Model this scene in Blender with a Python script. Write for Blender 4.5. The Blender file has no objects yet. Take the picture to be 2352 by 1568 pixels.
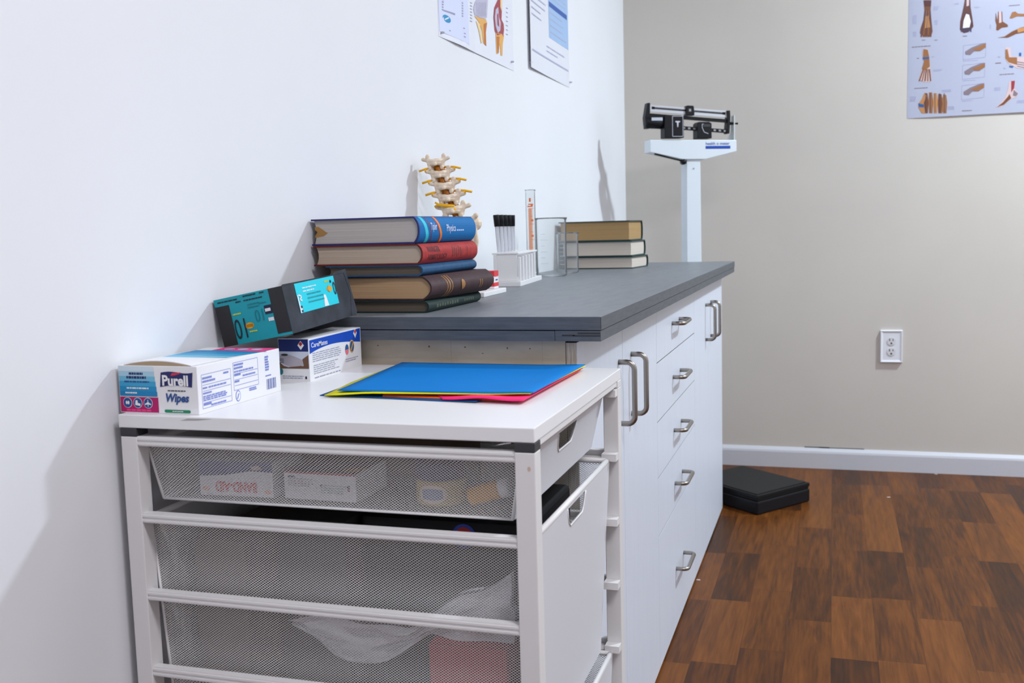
import bpy, bmesh, math, random
from mathutils import Vector as V, Matrix as M
random.seed(7)
SC = bpy.context.scene
COL = SC.collection
PI = math.pi

# ------------------------------------------------------------------ camera
FPX, YAW, PITCH, ROLL = 2353.5622, 0.30502, 0.10947, -0.02707
CAM = V((0.87074, -1.53253, 1.05131))
fw = V((-math.sin(YAW)*math.cos(PITCH), math.cos(YAW)*math.cos(PITCH), -math.sin(PITCH)))
rt = V((math.cos(YAW), math.sin(YAW), 0)); upv = rt.cross(fw)
rt, upv = math.cos(ROLL)*rt + math.sin(ROLL)*upv, -math.sin(ROLL)*rt + math.cos(ROLL)*upv
cd = bpy.data.cameras.new('camera'); cam = bpy.data.objects.new('camera', cd); COL.objects.link(cam)
cd.sensor_width = 36; cd.sensor_fit = 'HORIZONTAL'; cd.lens = FPX/2352*36
cd.clip_start = .05
cam.matrix_world = M(((rt.x, upv.x, -fw.x, CAM.x), (rt.y, upv.y, -fw.y, CAM.y), (rt.z, upv.z, -fw.z, CAM.z), (0, 0, 0, 1)))
SC.camera = cam
cd.dof.use_dof = True; cd.dof.focus_distance = 1.75; cd.dof.aperture_fstop = 9.0


def hit(px, py, ax, val):
    """point where the sight line through a photo pixel meets the plane axis=val (used to survey flat walls and tops)"""
    d = (px-1176)/FPX*rt - (py-784)/FPX*upv + fw
    t = (val-CAM[ax])/d[ax]
    return CAM + d*t


# ------------------------------------------------------------------ materials
def lin(c):
    c = c/255
    return c/12.92 if c <= .04045 else ((c+.055)/1.055)**2.4


def rgb(r, g, b): return (lin(r), lin(g), lin(b), 1)


MATS = {}


def mat(name, col, rough=.5, metal=0, spec=.5, trans=0, ior=1.45, coat=0):
    if name in MATS: return MATS[name]
    m = bpy.data.materials.new(name); m.use_nodes = True
    p = m.node_tree.nodes['Principled BSDF']
    p.inputs['Base Color'].default_value = col
    p.inputs['Roughness'].default_value = rough
    p.inputs['Metallic'].default_value = metal
    p.inputs['Specular IOR Level'].default_value = spec
    p.inputs['Transmission Weight'].default_value = trans
    p.inputs['IOR'].default_value = ior
    p.inputs['Coat Weight'].default_value = coat
    MATS[name] = m
    return m


class NT:
    def __init__(s, m):
        s.t = m.node_tree; s.n = s.t.nodes; s.p = s.n['Principled BSDF']

    def new(s, typ, **kw):
        n = s.n.new(typ)
        for k, v in kw.items():
            if k.startswith('i_'): n.inputs[k[2:].replace('_', ' ')].default_value = v
            else: setattr(n, k, v)
        return n

    def link(s, a, ao, b, bi): s.t.links.new(a.outputs[ao], b.inputs[bi])

    def math(s, op, a, b=None):
        n = s.n.new('ShaderNodeMath'); n.operation = op
        for i, v in enumerate((a, b)):
            if v is None: continue
            if isinstance(v, (int, float)): n.inputs[i].default_value = v
            else: s.t.links.new(v, n.inputs[i])
        return n.outputs[0]


def noisy(name, c1, c2, scale=20, rough=.5, stretch=(1, 1, 1), spec=.5, bump=0, detail=4, lo=.35, hi=.65, metal=0):
    """two colours mixed by noise in object space"""
    m = mat(name, c1, rough, metal, spec); t = NT(m)
    tc = t.new('ShaderNodeTexCoord'); mp = t.new('ShaderNodeMapping')
    mp.inputs['Scale'].default_value = stretch
    t.link(tc, 'Object', mp, 'Vector')
    nz = t.new('ShaderNodeTexNoise', i_Scale=scale, i_Detail=detail); t.link(mp, 'Vector', nz, 'Vector')
    r = t.new('ShaderNodeValToRGB'); t.link(nz, 'Fac', r, 'Fac')
    r.color_ramp.elements[0].position = lo; r.color_ramp.elements[1].position = hi
    r.color_ramp.elements[0].color = c1; r.color_ramp.elements[1].color = c2
    t.link(r, 'Color', t.p, 'Base Color')
    if bump:
        b = t.new('ShaderNodeBump', i_Strength=bump, i_Distance=.002); t.link(nz, 'Fac', b, 'Height'); t.link(b, 'Normal', t.p, 'Normal')
    return m


white_wall = noisy('white wall paint', (.775, .785, .815, 1), (.79, .80, .83, 1), 3, .6, bump=.02, spec=.3)
beige_wall = noisy('beige wall paint', (.590, .545, .495, 1), (.610, .565, .512, 1), 3, .55, bump=.02, spec=.3)
trim_white = mat('white trim paint', (.58, .58, .62, 1), .4)
ceil_white = mat('ceiling white', (.8, .8, .8, 1), .8)
melamine = mat('white melamine', (.80, .80, .81, 1), .32)
cab_white = noisy('white cabinet laminate', (.69, .735, .83, 1), (.71, .755, .845, 1), 6, .35, (8, 8, 1))
gap_dark = mat('dark gap', (.03, .03, .03, 1), .8)
slate = noisy('grey slate laminate', (.155, .17, .19, 1), (.185, .20, .22, 1), 9, .42, (6, 1.2, 1), bump=.05)
slate_edge = noisy('dark grey edge', (.070, .080, .094, 1), (.095, .106, .122, 1), 14, .5, (1.5, 1.5, 14))  # dark edge grey, with some of the near-end shade put into the colour
ply = noisy('raw plywood face', (.50, .42, .32, 1), (.60, .53, .43, 1), 5, .6, (3, 3, 9), lo=.3, hi=.7)
ply_edge = noisy('plywood layered edge', (.62, .56, .50, 1), (.40, .32, .24, 1), 60, .6, (9, 1, .6))
knot = mat('wood knot', (.16, .09, .045, 1), .7)
steel = mat('brushed nickel', (.33, .30, .27, 1), .33, 1)
chrome = mat('bright steel', (.75, .75, .77, 1), .2, 1)
metal_white = mat('white powder coat', (.74, .73, .73, 1), .38)
front_grey = mat('light grey painted front', (.66, .67, .71, 1), .4)
cap_dark = mat('dark grey plastic', (.035, .037, .042, 1), .5)
black_pl = mat('black plastic', (.008, .008, .010, 1), .45, 0, .25)
black_mat = noisy('black rubber mat', (.010, .010, .011, 1), (.016, .016, .017, 1), 300, .55, spec=.25)
scale_white = mat('white enamel', (.70, .76, .81, 1), .35)
blue_label = mat('blue label', rgb(10, 66, 165), .4)
def thin_glass(name, tint, frost=0.0):
    m = mat(name, (.9, .9, .92, 1), .3); t = NT(m)
    tr = t.new('ShaderNodeBsdfTransparent'); tr.inputs['Color'].default_value = tint
    gl = t.new('ShaderNodeBsdfGlossy'); gl.inputs['Roughness'].default_value = .03
    lw = t.new('ShaderNodeLayerWeight'); lw.inputs['Blend'].default_value = .07
    a = t.new('ShaderNodeMixShader'); t.link(lw, 'Fresnel', a, 0); t.link(tr, 'BSDF', a, 1); t.link(gl, 'BSDF', a, 2)
    b = t.new('ShaderNodeMixShader'); b.inputs[0].default_value = frost; t.link(a, 'Shader', b, 1); t.link(t.p, 'BSDF', b, 2)
    out = [n for n in t.n if n.type == 'OUTPUT_MATERIAL'][0]; t.link(b, 'Shader', out, 'Surface')
    return m


glass = thin_glass('clear glass', (.97, .98, .98, 1), .06)
plastic_white = mat('white plastic', (.82, .82, .83, 1), .35)
plastic_frost = thin_glass('clear frosted plastic', (.95, .96, .97, 1), .45)
bone = noisy('bone plastic', (.70, .56, .42, 1), (.82, .71, .57, 1), 60, .5, bump=.15)
nerve_yel = mat('nerve yellow', rgb(238, 178, 8), .45)
disc_brown = mat('disc amber', rgb(176, 104, 6), .4)
ink_blue = mat('printed ink blue', rgb(120, 135, 205), .5)
ink_grey = mat('printed ink grey', rgb(150, 152, 172), .5)
ink_dark = mat('printed ink dark', rgb(40, 44, 60), .5)
ink_navy = mat('printed navy', rgb(20, 28, 96), .45)
ink_red = mat('printed red', rgb(200, 40, 48), .5)
ink_white = mat('printed white', (.82, .82, .84, 1), .45)
card_white = mat('white carton', (.80, .80, .82, 1), .45)
kraft = mat('brown card edge', (.42, .31, .19, 1), .7)


def print_mat(r, g, b, rough=.45): return mat('print %d %d %d' % (r, g, b), rgb(r, g, b), rough)


def pages(name, a, b):
    m = mat(name, a, .75, spec=.2); t = NT(m)
    tc = t.new('ShaderNodeTexCoord'); mp = t.new('ShaderNodeMapping'); mp.inputs['Scale'].default_value = (3, 3, 900)
    t.link(tc, 'Object', mp, 'Vector')
    nz = t.new('ShaderNodeTexNoise', i_Scale=1.0, i_Detail=3); t.link(mp, 'Vector', nz, 'Vector')
    r = t.new('ShaderNodeValToRGB'); t.link(nz, 'Fac', r, 'Fac')
    r.color_ramp.elements[0].position = .3; r.color_ramp.elements[1].position = .7
    r.color_ramp.elements[0].color = a; r.color_ramp.elements[1].color = b
    t.link(r, 'Color', t.p, 'Base Color')
    bm = t.new('ShaderNodeBump', i_Strength=.25, i_Distance=.001); t.link(nz, 'Fac', bm, 'Height'); t.link(bm, 'Normal', t.p, 'Normal')
    return m


def floor_mat():
    m = mat('wood strip laminate', (.2, .08, .03, 1), .42, spec=.16); t = NT(m)
    tc = t.new('ShaderNodeTexCoord'); sp = t.new('ShaderNodeSeparateXYZ'); t.link(tc, 'Object', sp, 'Vector')
    X, Y = sp.outputs['X'], sp.outputs['Y']
    u = t.math('DIVIDE', t.math('SUBTRACT', X, .0085), .108)
    row = t.math('FLOOR', u)
    wn = t.new('ShaderNodeTexWhiteNoise', noise_dimensions='1D'); t.t.links.new(row, wn.inputs['W'])
    v = t.math('ADD', t.math('DIVIDE', Y, .43), t.math('MULTIPLY', wn.outputs['Value'], 7.3))
    cell = t.math('FLOOR', v)
    cb = t.new('ShaderNodeCombineXYZ'); t.t.links.new(row, cb.inputs[0]); t.t.links.new(cell, cb.inputs[1])
    w2 = t.new('ShaderNodeTexWhiteNoise', noise_dimensions='2D'); t.link(cb, 0, w2, 'Vector')
    # grain, shifted per board
    off = t.math('MULTIPLY', w2.outputs['Value'], 37.0)
    gx = t.math('MULTIPLY', X, 21.0); gy = t.math('ADD', t.math('MULTIPLY', Y, 1.9), off)
    c3 = t.new('ShaderNodeCombineXYZ'); t.t.links.new(gx, c3.inputs[0]); t.t.links.new(gy, c3.inputs[1]); t.t.links.new(off, c3.inputs[2])
    n1 = t.new('ShaderNodeTexNoise', i_Scale=1.0, i_Detail=5, i_Roughness=.6, i_Distortion=1.4); t.link(c3, 0, n1, 'Vector')
    fx = t.math('MULTIPLY', X, 140.0); fy = t.math('ADD', t.math('MULTIPLY', Y, 9.0), off)
    c4 = t.new('ShaderNodeCombineXYZ'); t.t.links.new(fx, c4.inputs[0]); t.t.links.new(fy, c4.inputs[1])
    n2 = t.new('ShaderNodeTexNoise', i_Scale=1.0, i_Detail=3); t.link(c4, 0, n2, 'Vector')
    val = t.math('ADD', t.math('ADD', t.math('MULTIPLY', w2.outputs['Value'], .32), t.math('MULTIPLY', n1.outputs['Fac'], .72)), t.math('MULTIPLY', n2.outputs['Fac'], .40))
    r = t.new('ShaderNodeValToRGB'); t.t.links.new(val, r.inputs['Fac'])
    e = r.color_ramp.elements
    e[0].position = .42; e[0].color = (.026, .010, .0045, 1)
    e[1].position = 1.0; e[1].color = (.185, .062, .012, 1)
    a = e.new(.60); a.color = (.060, .0190, .0045, 1)
    a = e.new(.77); a.color = (.118, .037, .0065, 1)
    # seams
    fu = t.math('FRACT', u); fv = t.math('FRACT', v)
    su = t.math('LESS_THAN', t.math('MINIMUM', fu, t.math('SUBTRACT', 1.0, fu)), .010)
    sv = t.math('LESS_THAN', t.math('MINIMUM', fv, t.math('SUBTRACT', 1.0, fv)), .0025)
    seam = t.math('MULTIPLY', t.math('MAXIMUM', su, sv), .35)
    mx = t.new('ShaderNodeMix', data_type='RGBA'); t.t.links.new(seam, mx.inputs[0])
    t.t.links.new(r.outputs['Color'], mx.inputs[6]); mx.inputs[7].default_value = (.03, .012, .007, 1)
    t.t.links.new(mx.outputs[2], t.p.inputs['Base Color'])
    rr = t.math('ADD', t.math('MULTIPLY', n1.outputs['Fac'], .2), .30); t.t.links.new(rr, t.p.inputs['Roughness'])
    return m


wood_floor = floor_mat()


def mesh_mat():
    """expanded-metal mesh: diamond holes cut by the UV position (UVs are in metres)"""
    m = mat('white metal mesh', (.72, .71, .70, 1), .5); t = NT(m)
    uv = t.new('ShaderNodeUVMap'); sp = t.new('ShaderNodeSeparateXYZ'); t.link(uv, 'UV', sp, 'Vector')
    a = t.math('ABSOLUTE', t.math('SUBTRACT', t.math('FRACT', t.math('DIVIDE', sp.outputs['X'], .0047)), .5))
    b = t.math('ABSOLUTE', t.math('SUBTRACT', t.math('FRACT', t.math('DIVIDE', sp.outputs['Y'], .0033)), .5))
    d1 = t.math('ADD', a, b)
    hole1 = t.math('LESS_THAN', d1, .372)
    hole2 = t.math('GREATER_THAN', d1, .628)
    hole = t.math('MAXIMUM', hole1, hole2)
    tr = t.new('ShaderNodeBsdfTransparent'); mx = t.new('ShaderNodeMixShader')
    t.t.links.new(hole, mx.inputs[0]); t.link(t.p, 'BSDF', mx, 1); t.link(tr, 'BSDF', mx, 2)
    out = [n for n in t.n if n.type == 'OUTPUT_MATERIAL'][0]
    t.link(mx, 'Shader', out, 'Surface')
    return m


wire_mesh = mesh_mat()


# ------------------------------------------------------------------ mesh builder
class MB:
    def __init__(s): s.v = []; s.f = []; s.m = []; s.uv = {}; s.sm = []

    def face(s, pts, m=0, uv=None, smooth=False):
        i = len(s.v); s.v += [V(p) for p in pts]; s.f.append(list(range(i, i+len(pts)))); s.m.append(m); s.sm.append(smooth)
        if uv: s.uv[len(s.f)-1] = uv
        return s

    def raw(s, vs, fs, m=0, smooth=False):
        i = len(s.v); s.v += [V(p) for p in vs]
        for f in fs: s.f.append([i+k for k in f]); s.m.append(m); s.sm.append(smooth)
        return s

    def box(s, x0, x1, y0, y1, z0, z1, m=0):
        vs = [(x0, y0, z0), (x1, y0, z0), (x1, y1, z0), (x0, y1, z0), (x0, y0, z1), (x1, y0, z1), (x1, y1, z1), (x0, y1, z1)]
        return s.raw(vs, [(3, 2, 1, 0), (4, 5, 6, 7), (0, 1, 5, 4), (1, 2, 6, 5), (2, 3, 7, 6), (3, 0, 4, 7)], m)

    def hexa(s, b, t, m=0):
        """box from four bottom and four top corners (counter-clockwise from above)"""
        return s.raw(list(b)+list(t), [(3, 2, 1, 0), (4, 5, 6, 7), (0, 1, 5, 4), (1, 2, 6, 5), (2, 3, 7, 6), (3, 0, 4, 7)], m)

    def prism(s, poly, vec, m=0):
        """closed polygon (3D points) pushed along vec"""
        n = len(poly); vec = V(vec); a = [V(p) for p in poly]; vs = a+[p+vec for p in a]
        return s.raw(vs, [list(range(n))[::-1], list(range(n, 2*n))]+[(i, (i+1) % n, n+(i+1) % n, n+i) for i in range(n)], m)

    def tube(s, pts, r, n=10, m=0, caps=True, smooth=True):
        pts = [V(p) for p in pts]; rs = r if isinstance(r, (list, tuple)) else [r]*len(pts)
        vs = []; fs = []; ref = None
        for i, p in enumerate(pts):
            d = (pts[min(i+1, len(pts)-1)]-pts[max(i-1, 0)]).normalized()
            if ref is None: ref = d.orthogonal().normalized()
            ref = (ref-d*ref.dot(d)).normalized(); b = d.cross(ref)
            for k in range(n):
                a = 2*PI*k/n; vs.append(p+(ref*math.cos(a)+b*math.sin(a))*rs[i])
        for i in range(len(pts)-1):
            for k in range(n): fs.append((i*n+k, i*n+(k+1) % n, (i+1)*n+(k+1) % n, (i+1)*n+k))
        s.raw(vs, fs, m, smooth)
        if caps:
            j = len(s.v)-len(vs)
            s.f.append([j+k for k in range(n)][::-1]); s.m.append(m); s.sm.append(False)
            s.f.append([j+(len(pts)-1)*n+k for k in range(n)]); s.m.append(m); s.sm.append(False)
        return s

    def lathe(s, prof, c=(0, 0, 0), n=32, m=0, axis=None, smooth=True, close=False):
        """profile of (radius, height) turned about z (or axis) through c"""
        c = V(c); ax = V(axis).normalized() if axis else V((0, 0, 1)); e1 = ax.orthogonal().normalized(); e2 = ax.cross(e1)
        vs = []; fs = []; L = len(prof)
        for (r, h) in prof:
            for k in range(n):
                a = 2*PI*k/n; vs.append(c+ax*h+(e1*math.cos(a)+e2*math.sin(a))*r)
        for i in range(L-1 if not close else L):
            j = (i+1) % L
            for k in range(n): fs.append((i*n+k, i*n+(k+1) % n, j*n+(k+1) % n, j*n+k))
        s.raw(vs, fs, m, smooth)
        return s

    def ball(s, c, r, m=0, u=10, w=7):
        c = V(c); r = V((r, r, r)) if isinstance(r, (int, float)) else V(r)
        vs = [c+V((0, 0, -r.z))]; fs = []
        for i in range(1, w):
            t = -PI/2+PI*i/w
            for k in range(u):
                a = 2*PI*k/u; vs.append(c+V((r.x*math.cos(t)*math.cos(a), r.y*math.cos(t)*math.sin(a), r.z*math.sin(t))))
        vs.append(c+V((0, 0, r.z)))
        for k in range(u): fs.append((0, 1+(k+1) % u, 1+k))
        for i in range(w-2):
            for k in range(u): fs.append((1+i*u+k, 1+i*u+(k+1) % u, 1+(i+1)*u+(k+1) % u, 1+(i+1)*u+k))
        b = 1+(w-2)*u
        for k in range(u): fs.append((b+k, b+(k+1) % u, len(vs)-1))
        return s.raw(vs, fs, m, True)

    def mapv(s, fn, start=0):
        for i in range(start, len(s.v)): s.v[i] = V(fn(s.v[i]))
        return s


RM = {}


def obj(name, mb, mats, parent=None, bevel=0, local=False, smooth_angle=None, seg=2):
    me = bpy.data.meshes.new(name)
    R = RM.get(parent.name) if parent else None
    vs = mb.v
    if R is not None and not local:
        inv = R.inverted(); vs = [inv @ p for p in vs]
    me.from_pydata([tuple(p) for p in vs], [], mb.f)
    for mm in (mats if isinstance(mats, (list, tuple)) else [mats]): me.materials.append(mm)
    for p, k, sm in zip(me.polygons, mb.m, mb.sm): p.material_index = k; p.use_smooth = sm
    if mb.uv:
        ul = me.uv_layers.new(name='UVMap')
        for fi, uvs in mb.uv.items():
            for li, q in zip(me.polygons[fi].loop_indices, uvs): ul.data[li].uv = q
    me.update()
    o = bpy.data.objects.new(name, me); COL.objects.link(o)
    if parent:
        o.parent = parent; RM[o.name] = R
    if bevel:
        b = o.modifiers.new('bevel', 'BEVEL'); b.width = bevel; b.segments = seg; b.limit_method = 'ANGLE'; b.angle_limit = math.radians(50)
    return o


def tag(o, label, cat, group=None):
    o['label'] = label; o['category'] = cat
    if group: o['group'] = group
    return o


def thing(name, label, cat, loc=(0, 0, 0), rot=None, group=None):
    o = bpy.data.objects.new(name, None); COL.objects.link(o); o.empty_display_size = .05
    R = M.Translation(V(loc)) @ (rot.to_4x4() if rot else M.Identity(4))
    o.matrix_world = R; RM[o.name] = R
    return tag(o, label, cat, group)


def struct(name, mb, m, bevel=0):
    o = obj(name, mb, m, None, bevel); o['kind'] = 'structure'; return o


_fonts = {}


def text_geo(s, bold=0, shear=0):
    """lettering as flat polygons, height of capitals about 0.7"""
    key = (s, bold, shear)
    if key in _fonts: return _fonts[key]
    cu = bpy.data.curves.new('letters', 'FONT'); cu.body = s; cu.offset = bold; cu.shear = shear; cu.resolution_u = 3; cu.fill_mode = 'FRONT'
    o = bpy.data.objects.new('letters', cu); COL.objects.link(o)
    dg = bpy.context.evaluated_depsgraph_get(); dg.update()
    me = o.evaluated_get(dg).to_mesh()
    bm = bmesh.new(); bm.from_mesh(me); ys = [v.co.y for v in bm.verts]; y0, y1 = min(ys), max(ys)
    for k in range(1, 6):      # cut across so the lettering can follow a rounded spine
        bmesh.ops.bisect_plane(bm, geom=bm.verts[:]+bm.edges[:]+bm.faces[:], plane_co=(0, y0+(y1-y0)*k/6, 0), plane_no=(0, 1, 0))
    bm.verts.index_update(); vs = [tuple(v.co) for v in bm.verts]; fs = [tuple(v.index for v in p.verts) for p in bm.faces]; bm.free()
    o.evaluated_get(dg).to_mesh_clear()
    bpy.data.objects.remove(o); bpy.data.curves.remove(cu)
    _fonts[key] = (vs, fs); return vs, fs


class Face:
    """draws flat printing on a plane: origin, u direction, v direction (metres); n = u x v points outward"""
    def __init__(s, mb, o, u, v, base=.0002):
        s.mb = mb; s.o = V(o); s.u = V(u).normalized(); s.v = V(v).normalized(); s.n = s.u.cross(s.v).normalized(); s.k = base

    def P(s, a, b, l=1): return s.o+s.u*a+s.v*b+s.n*(s.k*l)

    def poly(s, pts, m, l=1): s.mb.face([s.P(a, b, l) for a, b in pts], m)

    def rect(s, a0, b0, a1, b1, m, l=1):
        n = max(1, int((a1-a0)/.05))
        for i in range(n):
            p, q = a0+(a1-a0)*i/n, a0+(a1-a0)*(i+1)/n
            s.poly([(p, b0), (q, b0), (q, b1), (p, b1)], m, l)

    def disc(s, a, b, r, m, l=1, n=20, ry=None):
        ry = ry or r
        s.poly([(a+r*math.cos(2*PI*k/n), b+ry*math.sin(2*PI*k/n)) for k in range(n)], m, l)

    def stroke(s, pts, w, m, l=1):
        for (a, b), (c, d) in zip(pts, pts[1:]):
            L = math.hypot(c-a, d-b) or 1e-9; x, y = -(d-b)/L*w/2, (c-a)/L*w/2
            s.poly([(a-x, b-y), (c-x, d-y), (c+x, d+y), (a+x, b+y)], m, l)

    def text(s, t, a0, b0, w, h, m, l=2, bold=0, shear=0, rot=False, fn=None):
        """lettering fitted into a box w x h at (a0, b0)"""
        vs, fs = text_geo(t, bold, shear)
        xs = [p[0] for p in vs]; ys = [p[1] for p in vs]; x0, x1, y0, y1 = min(xs), max(xs), min(ys), max(ys)
        out = []
        for p in vs:
            q, r = (p[0]-x0)/(x1-x0), (p[1]-y0)/(y1-y0)
            if rot: q, r = 1-q, 1-r
            a, b = a0+q*w, b0+r*h
            out.append(fn(a, b) if fn else s.P(a, b, l))
        s.mb.raw(out, fs, m)

    def lines(s, a0, b0, w, h, n, m, l=1, fill=.45, seed=1, short=.25):
        rr = random.Random(seed); st = h/n
        for i in range(n):
            b = b0+h-(i+.5)*st; x = a0
            e = a0+w*(1-rr.random()*short)
            while x < e-w*.03:
                k = min(w*(.06+.14*rr.random()), e-x); s.rect(x, b-st*fill/2, x+k, b+st*fill/2, m, l); x += k+w*.025


# ================================================================== SETTING
YB = 2.9546
ZT = 0.914          # countertop
RX, RY0, CZ = 4.2, -3.2, 3.05
struct('floor', MB().box(-.1, RX+.1, RY0-.1, YB+.1, -.1, 0), wood_floor)
struct('ceiling', MB().box(-.1, RX+.1, RY0-.1, YB+.1, CZ, CZ+.1), ceil_white)
struct('wall_left', MB().box(-.1, 0, RY0-.1, YB+.1, 0, CZ), white_wall)
struct('wall_back', MB().box(0, RX, YB, YB+.1, 0, CZ), beige_wall)
struct('wall_right', MB().box(RX, RX+.1, RY0-.1, YB+.1, 0, CZ), white_wall)
struct('wall_front', MB().box(0, RX, RY0-.1, RY0, 0, CZ), white_wall)
bb = MB()
pr = [(0, 0), (-.014, 0), (-.014, .066), (-.012, .074), (-.004, .0860), (0, .0866)]
bb.prism([(.002, YB+a, b) for a, b in pr], (RX-.004, 0, 0))
for a, b, h in ((1848, 1905, .0022), (1880, 1985, .0012)):      # grey gap and scuff along the top of the baseboard
    p, q = hit(a, 1022, 1, YB), hit(b, 1022, 1, YB)
    bb.box(p.x, q.x, YB-.0016, YB-.0004, .0867, .0867+h+.003, 1)
struct('baseboard_back', bb, [trim_white, mat('dusty gap grey', (.20, .19, .18, 1), .8)])

# ================================================================== COUNTER AND CABINETS
XF, Y0, YF = .487, .0254, 2.226
ct = thing('countertop', 'long grey slate-look countertop running along the white wall above the white cabinets', 'countertop', (0, 0, .8756))
XC, YC, TC = .5315, 2.236, .0384
zm = ZT-.021
top = MB().box(.001, XC, 0, YC, zm, ZT)
obj('top_board', top, slate, ct, .0012)
und = MB().box(.001, .458, .0004, YC-.0004, .8756, zm-.0012)
obj('under_board', und, slate_edge, ct)
und = MB().box(.4588, XC-.0004, .0004, YC-.0004, .8756, zm-.0008)
for k, (a, b, z) in enumerate(((.487, .5305, .8835), (.495, .5305, .8875), (.470, .49, .884))):
    und.box(a, b, -.0002, .0003, z, z+.0018, 1)
obj('under_board', und, [slate_edge, gap_dark], ct)
obj('edge_facing', MB().box(.0012, XC-.0002, -.0009, -.0001, zm+.0004, ZT-.0007).box(XC+.0001, XC+.0009, .0002, YC-.0003, zm+.0004, ZT-.0007), slate_edge, ct)


def ubar(mb, p0, p1, out, r=.0052, rc=.014):
    """bar handle: from p0 out along vector, across, and back to p1"""
    p0, p1, out = V(p0), V(p1), V(out); d = (p1-p0).normalized(); o = out.normalized(); pts = [p0]
    c0 = p0+out; c1 = p1+out
    for k in range(6):
        a = PI/2*k/5; pts.append(c0-o*rc+d*rc+o*rc*math.sin(a)-d*rc*math.cos(a))
    for k in range(6):
        a = PI/2*k/5; pts.append(c1-o*rc-d*rc+o*rc*math.cos(a)+d*rc*math.sin(a))
    pts.append(p1)
    return mb.tube(pts, r, 12)


DX0 = .4688


def cabinet(name, label, y0, y1, fronts, handles, near=False):
    c = thing(name, label, 'cabinet', (.235, (y0+y1)/2, 0))
    z1 = .8752
    obj('body', MB().box(.003, DX0-.0006, y0+(.0185 if near else 0), y1-.0004, .0005, z1).box(DX0-.0006, DX0-.0001, y0+.001, y1-.001, .004, z1-.002, 1), [cab_white, gap_dark], c)  # dark sheet behind the fronts stands in for shade in the gaps
    if near:
        e = MB().box(.004, DX0-.0006, y0, y0+.018, .0005, z1)
        f = Face(e, (0, y0, 0), (1, 0, 0), (0, 0, 1))
        for a, b, w, h in ((.145, .8635, .0045, .003), (.237, .8625, .005, .006), (.300, .862, .005, .004), (.372, .861, .004, .005), (.41, .8605, .004, .004), (.33, .852, .006, .002)):
            f.disc(a, b, w*.3, 1, ry=h*.3, n=10)
        for a in (.10, .275, .43): f.rect(a, .80, a+.0006, .874, 2)
        obj('end_panel', e, [ply, knot, mat('plywood grain line', (.44, .36, .27, 1), .7)], c)
    for i, (kind, a, b, za, zb) in enumerate(fronts):
        d = MB().box(XF-.0012, XF, a+.0011, b-.0011, za+.0012, zb-.0012).box(DX0, XF-.0013, a+.0012, b-.0012, za+.0013, zb-.0013, 1)
        dm = [cab_white, mat('gap shade edge', (.16, .145, .13, 1), .8)]  # panel edges coloured dark, painting shade into the gaps between fronts
        if near and i == 0:
            d.box(DX0+.0002, XF-.0006, a+.0003, a+.0012, za+.0015, zb-.0015, 2); dm.append(ply_edge)
        dd = obj(kind, d, dm, c, .0005)
        h = handles[i]
        obj('handle', ubar(MB(), *h), steel, dd)
    return c


G1 = .390
hv = lambda y, za, zb: ((XF-.001, y, za), (XF-.001, y, zb), (.031, 0, 0))
hh = lambda ya, yb, z: ((XF-.001, ya, z), (XF-.001, yb, z), (.031, 0, 0))
cabinet('base_cabinet', 'white two-door base cabinet with raw plywood end, nearest, behind the drawer cart', Y0, .785,
        [('door', Y0, G1, .006, .872), ('door', G1, .785, .006, .872)],
        [hv(.349, .680, .797), hv(.474, .677, .7965)], near=True)
zs = [.872, .736, .598, .466, .3265, .006]
cabinet('drawer_cabinet', 'white base cabinet with five stacked drawers between the two door cabinets', .785, 1.45,
        [('drawer', .785, 1.45, zs[i+1], zs[i]) for i in range(5)],
        [hh(1.022+.008*i, 1.146+.011*i, z) for i, z in enumerate((.8055, .6687, .531, .391, .1625))])
cabinet('base_cabinet', 'white two-door base cabinet at the far end of the counter beside the scale', 1.45, YF,
        [('door', 1.45, 1.80, .006, .872), ('door', 1.80, YF, .006, .872)],
        [hv(1.729, .686, .796), hv(1.868, .684, .7955)])

# ================================================================== DRAWER CART
KX0, KX1, KY0, KY1, KT, KU = .0148, .5582, -.4675, .0154, .8326, .8158
cart = thing('drawer_cart', 'white metal frame drawer cart with mesh drawers in the foreground against the wall', 'cart', (.2865, -.226, 0))
tb = MB().box(KX0-.002, KX1, KY0, KY1, KU, KT)
f = Face(tb, (0, KY0, 0), (1, 0, 0), (0, 0, 1)); f.poly([(.115, KT-.0022), (.150, KT-.0018), (.130, KT-.0042), (.104, KT-.0052)], 1)
obj('top_board', tb, [melamine, mat('grey scuff', (.42, .41, .42, 1), .6)], cart, .0011)
LW = .0235
legs = [(KX0, KY0), (KX1-LW, KY0), (KX0, KY1-LW), (KX1-LW, KY1-LW)]
for (a, b) in legs:
    lg = MB().box(a, a+LW, b, b+LW, .004, .8048)
    if a > .3 and b < -.3:
        Face(lg, (a, b, 0), (1, 0, 0), (0, 0, 1)).disc(.0165, .7865, .0021, 1, n=8, ry=.0030)
    l = obj('leg', lg, [metal_white, mat('tan smudge', (.62, .48, .39, 1), .6)], cart, .0012)
    obj('cap', MB().box(a-.0002, a+LW+.0002, b-.0002, b+LW+.0002, .8049, KU-.0002), cap_dark if b < -.3 else metal_white, l, .001)
    obj('foot', MB().box(a+.002, a+LW-.002, b+.002, b+LW-.002, 0, .0042), cap_dark, l)
for yy in (KY0+.001, KY1-LW):      # cross bars under the top on the short sides
    pass
for xx in (KX0+.002, KX1-.0105):
    obj('top_rail', MB().box(xx, xx+.009, KY0+LW+.001, KY1-LW-.001, .8075, KU-.0004), metal_white, cart, .0008)
ZR = [.7990, .7000, .5985, .4975, .3955, .2925, .1900, .0880]
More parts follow.
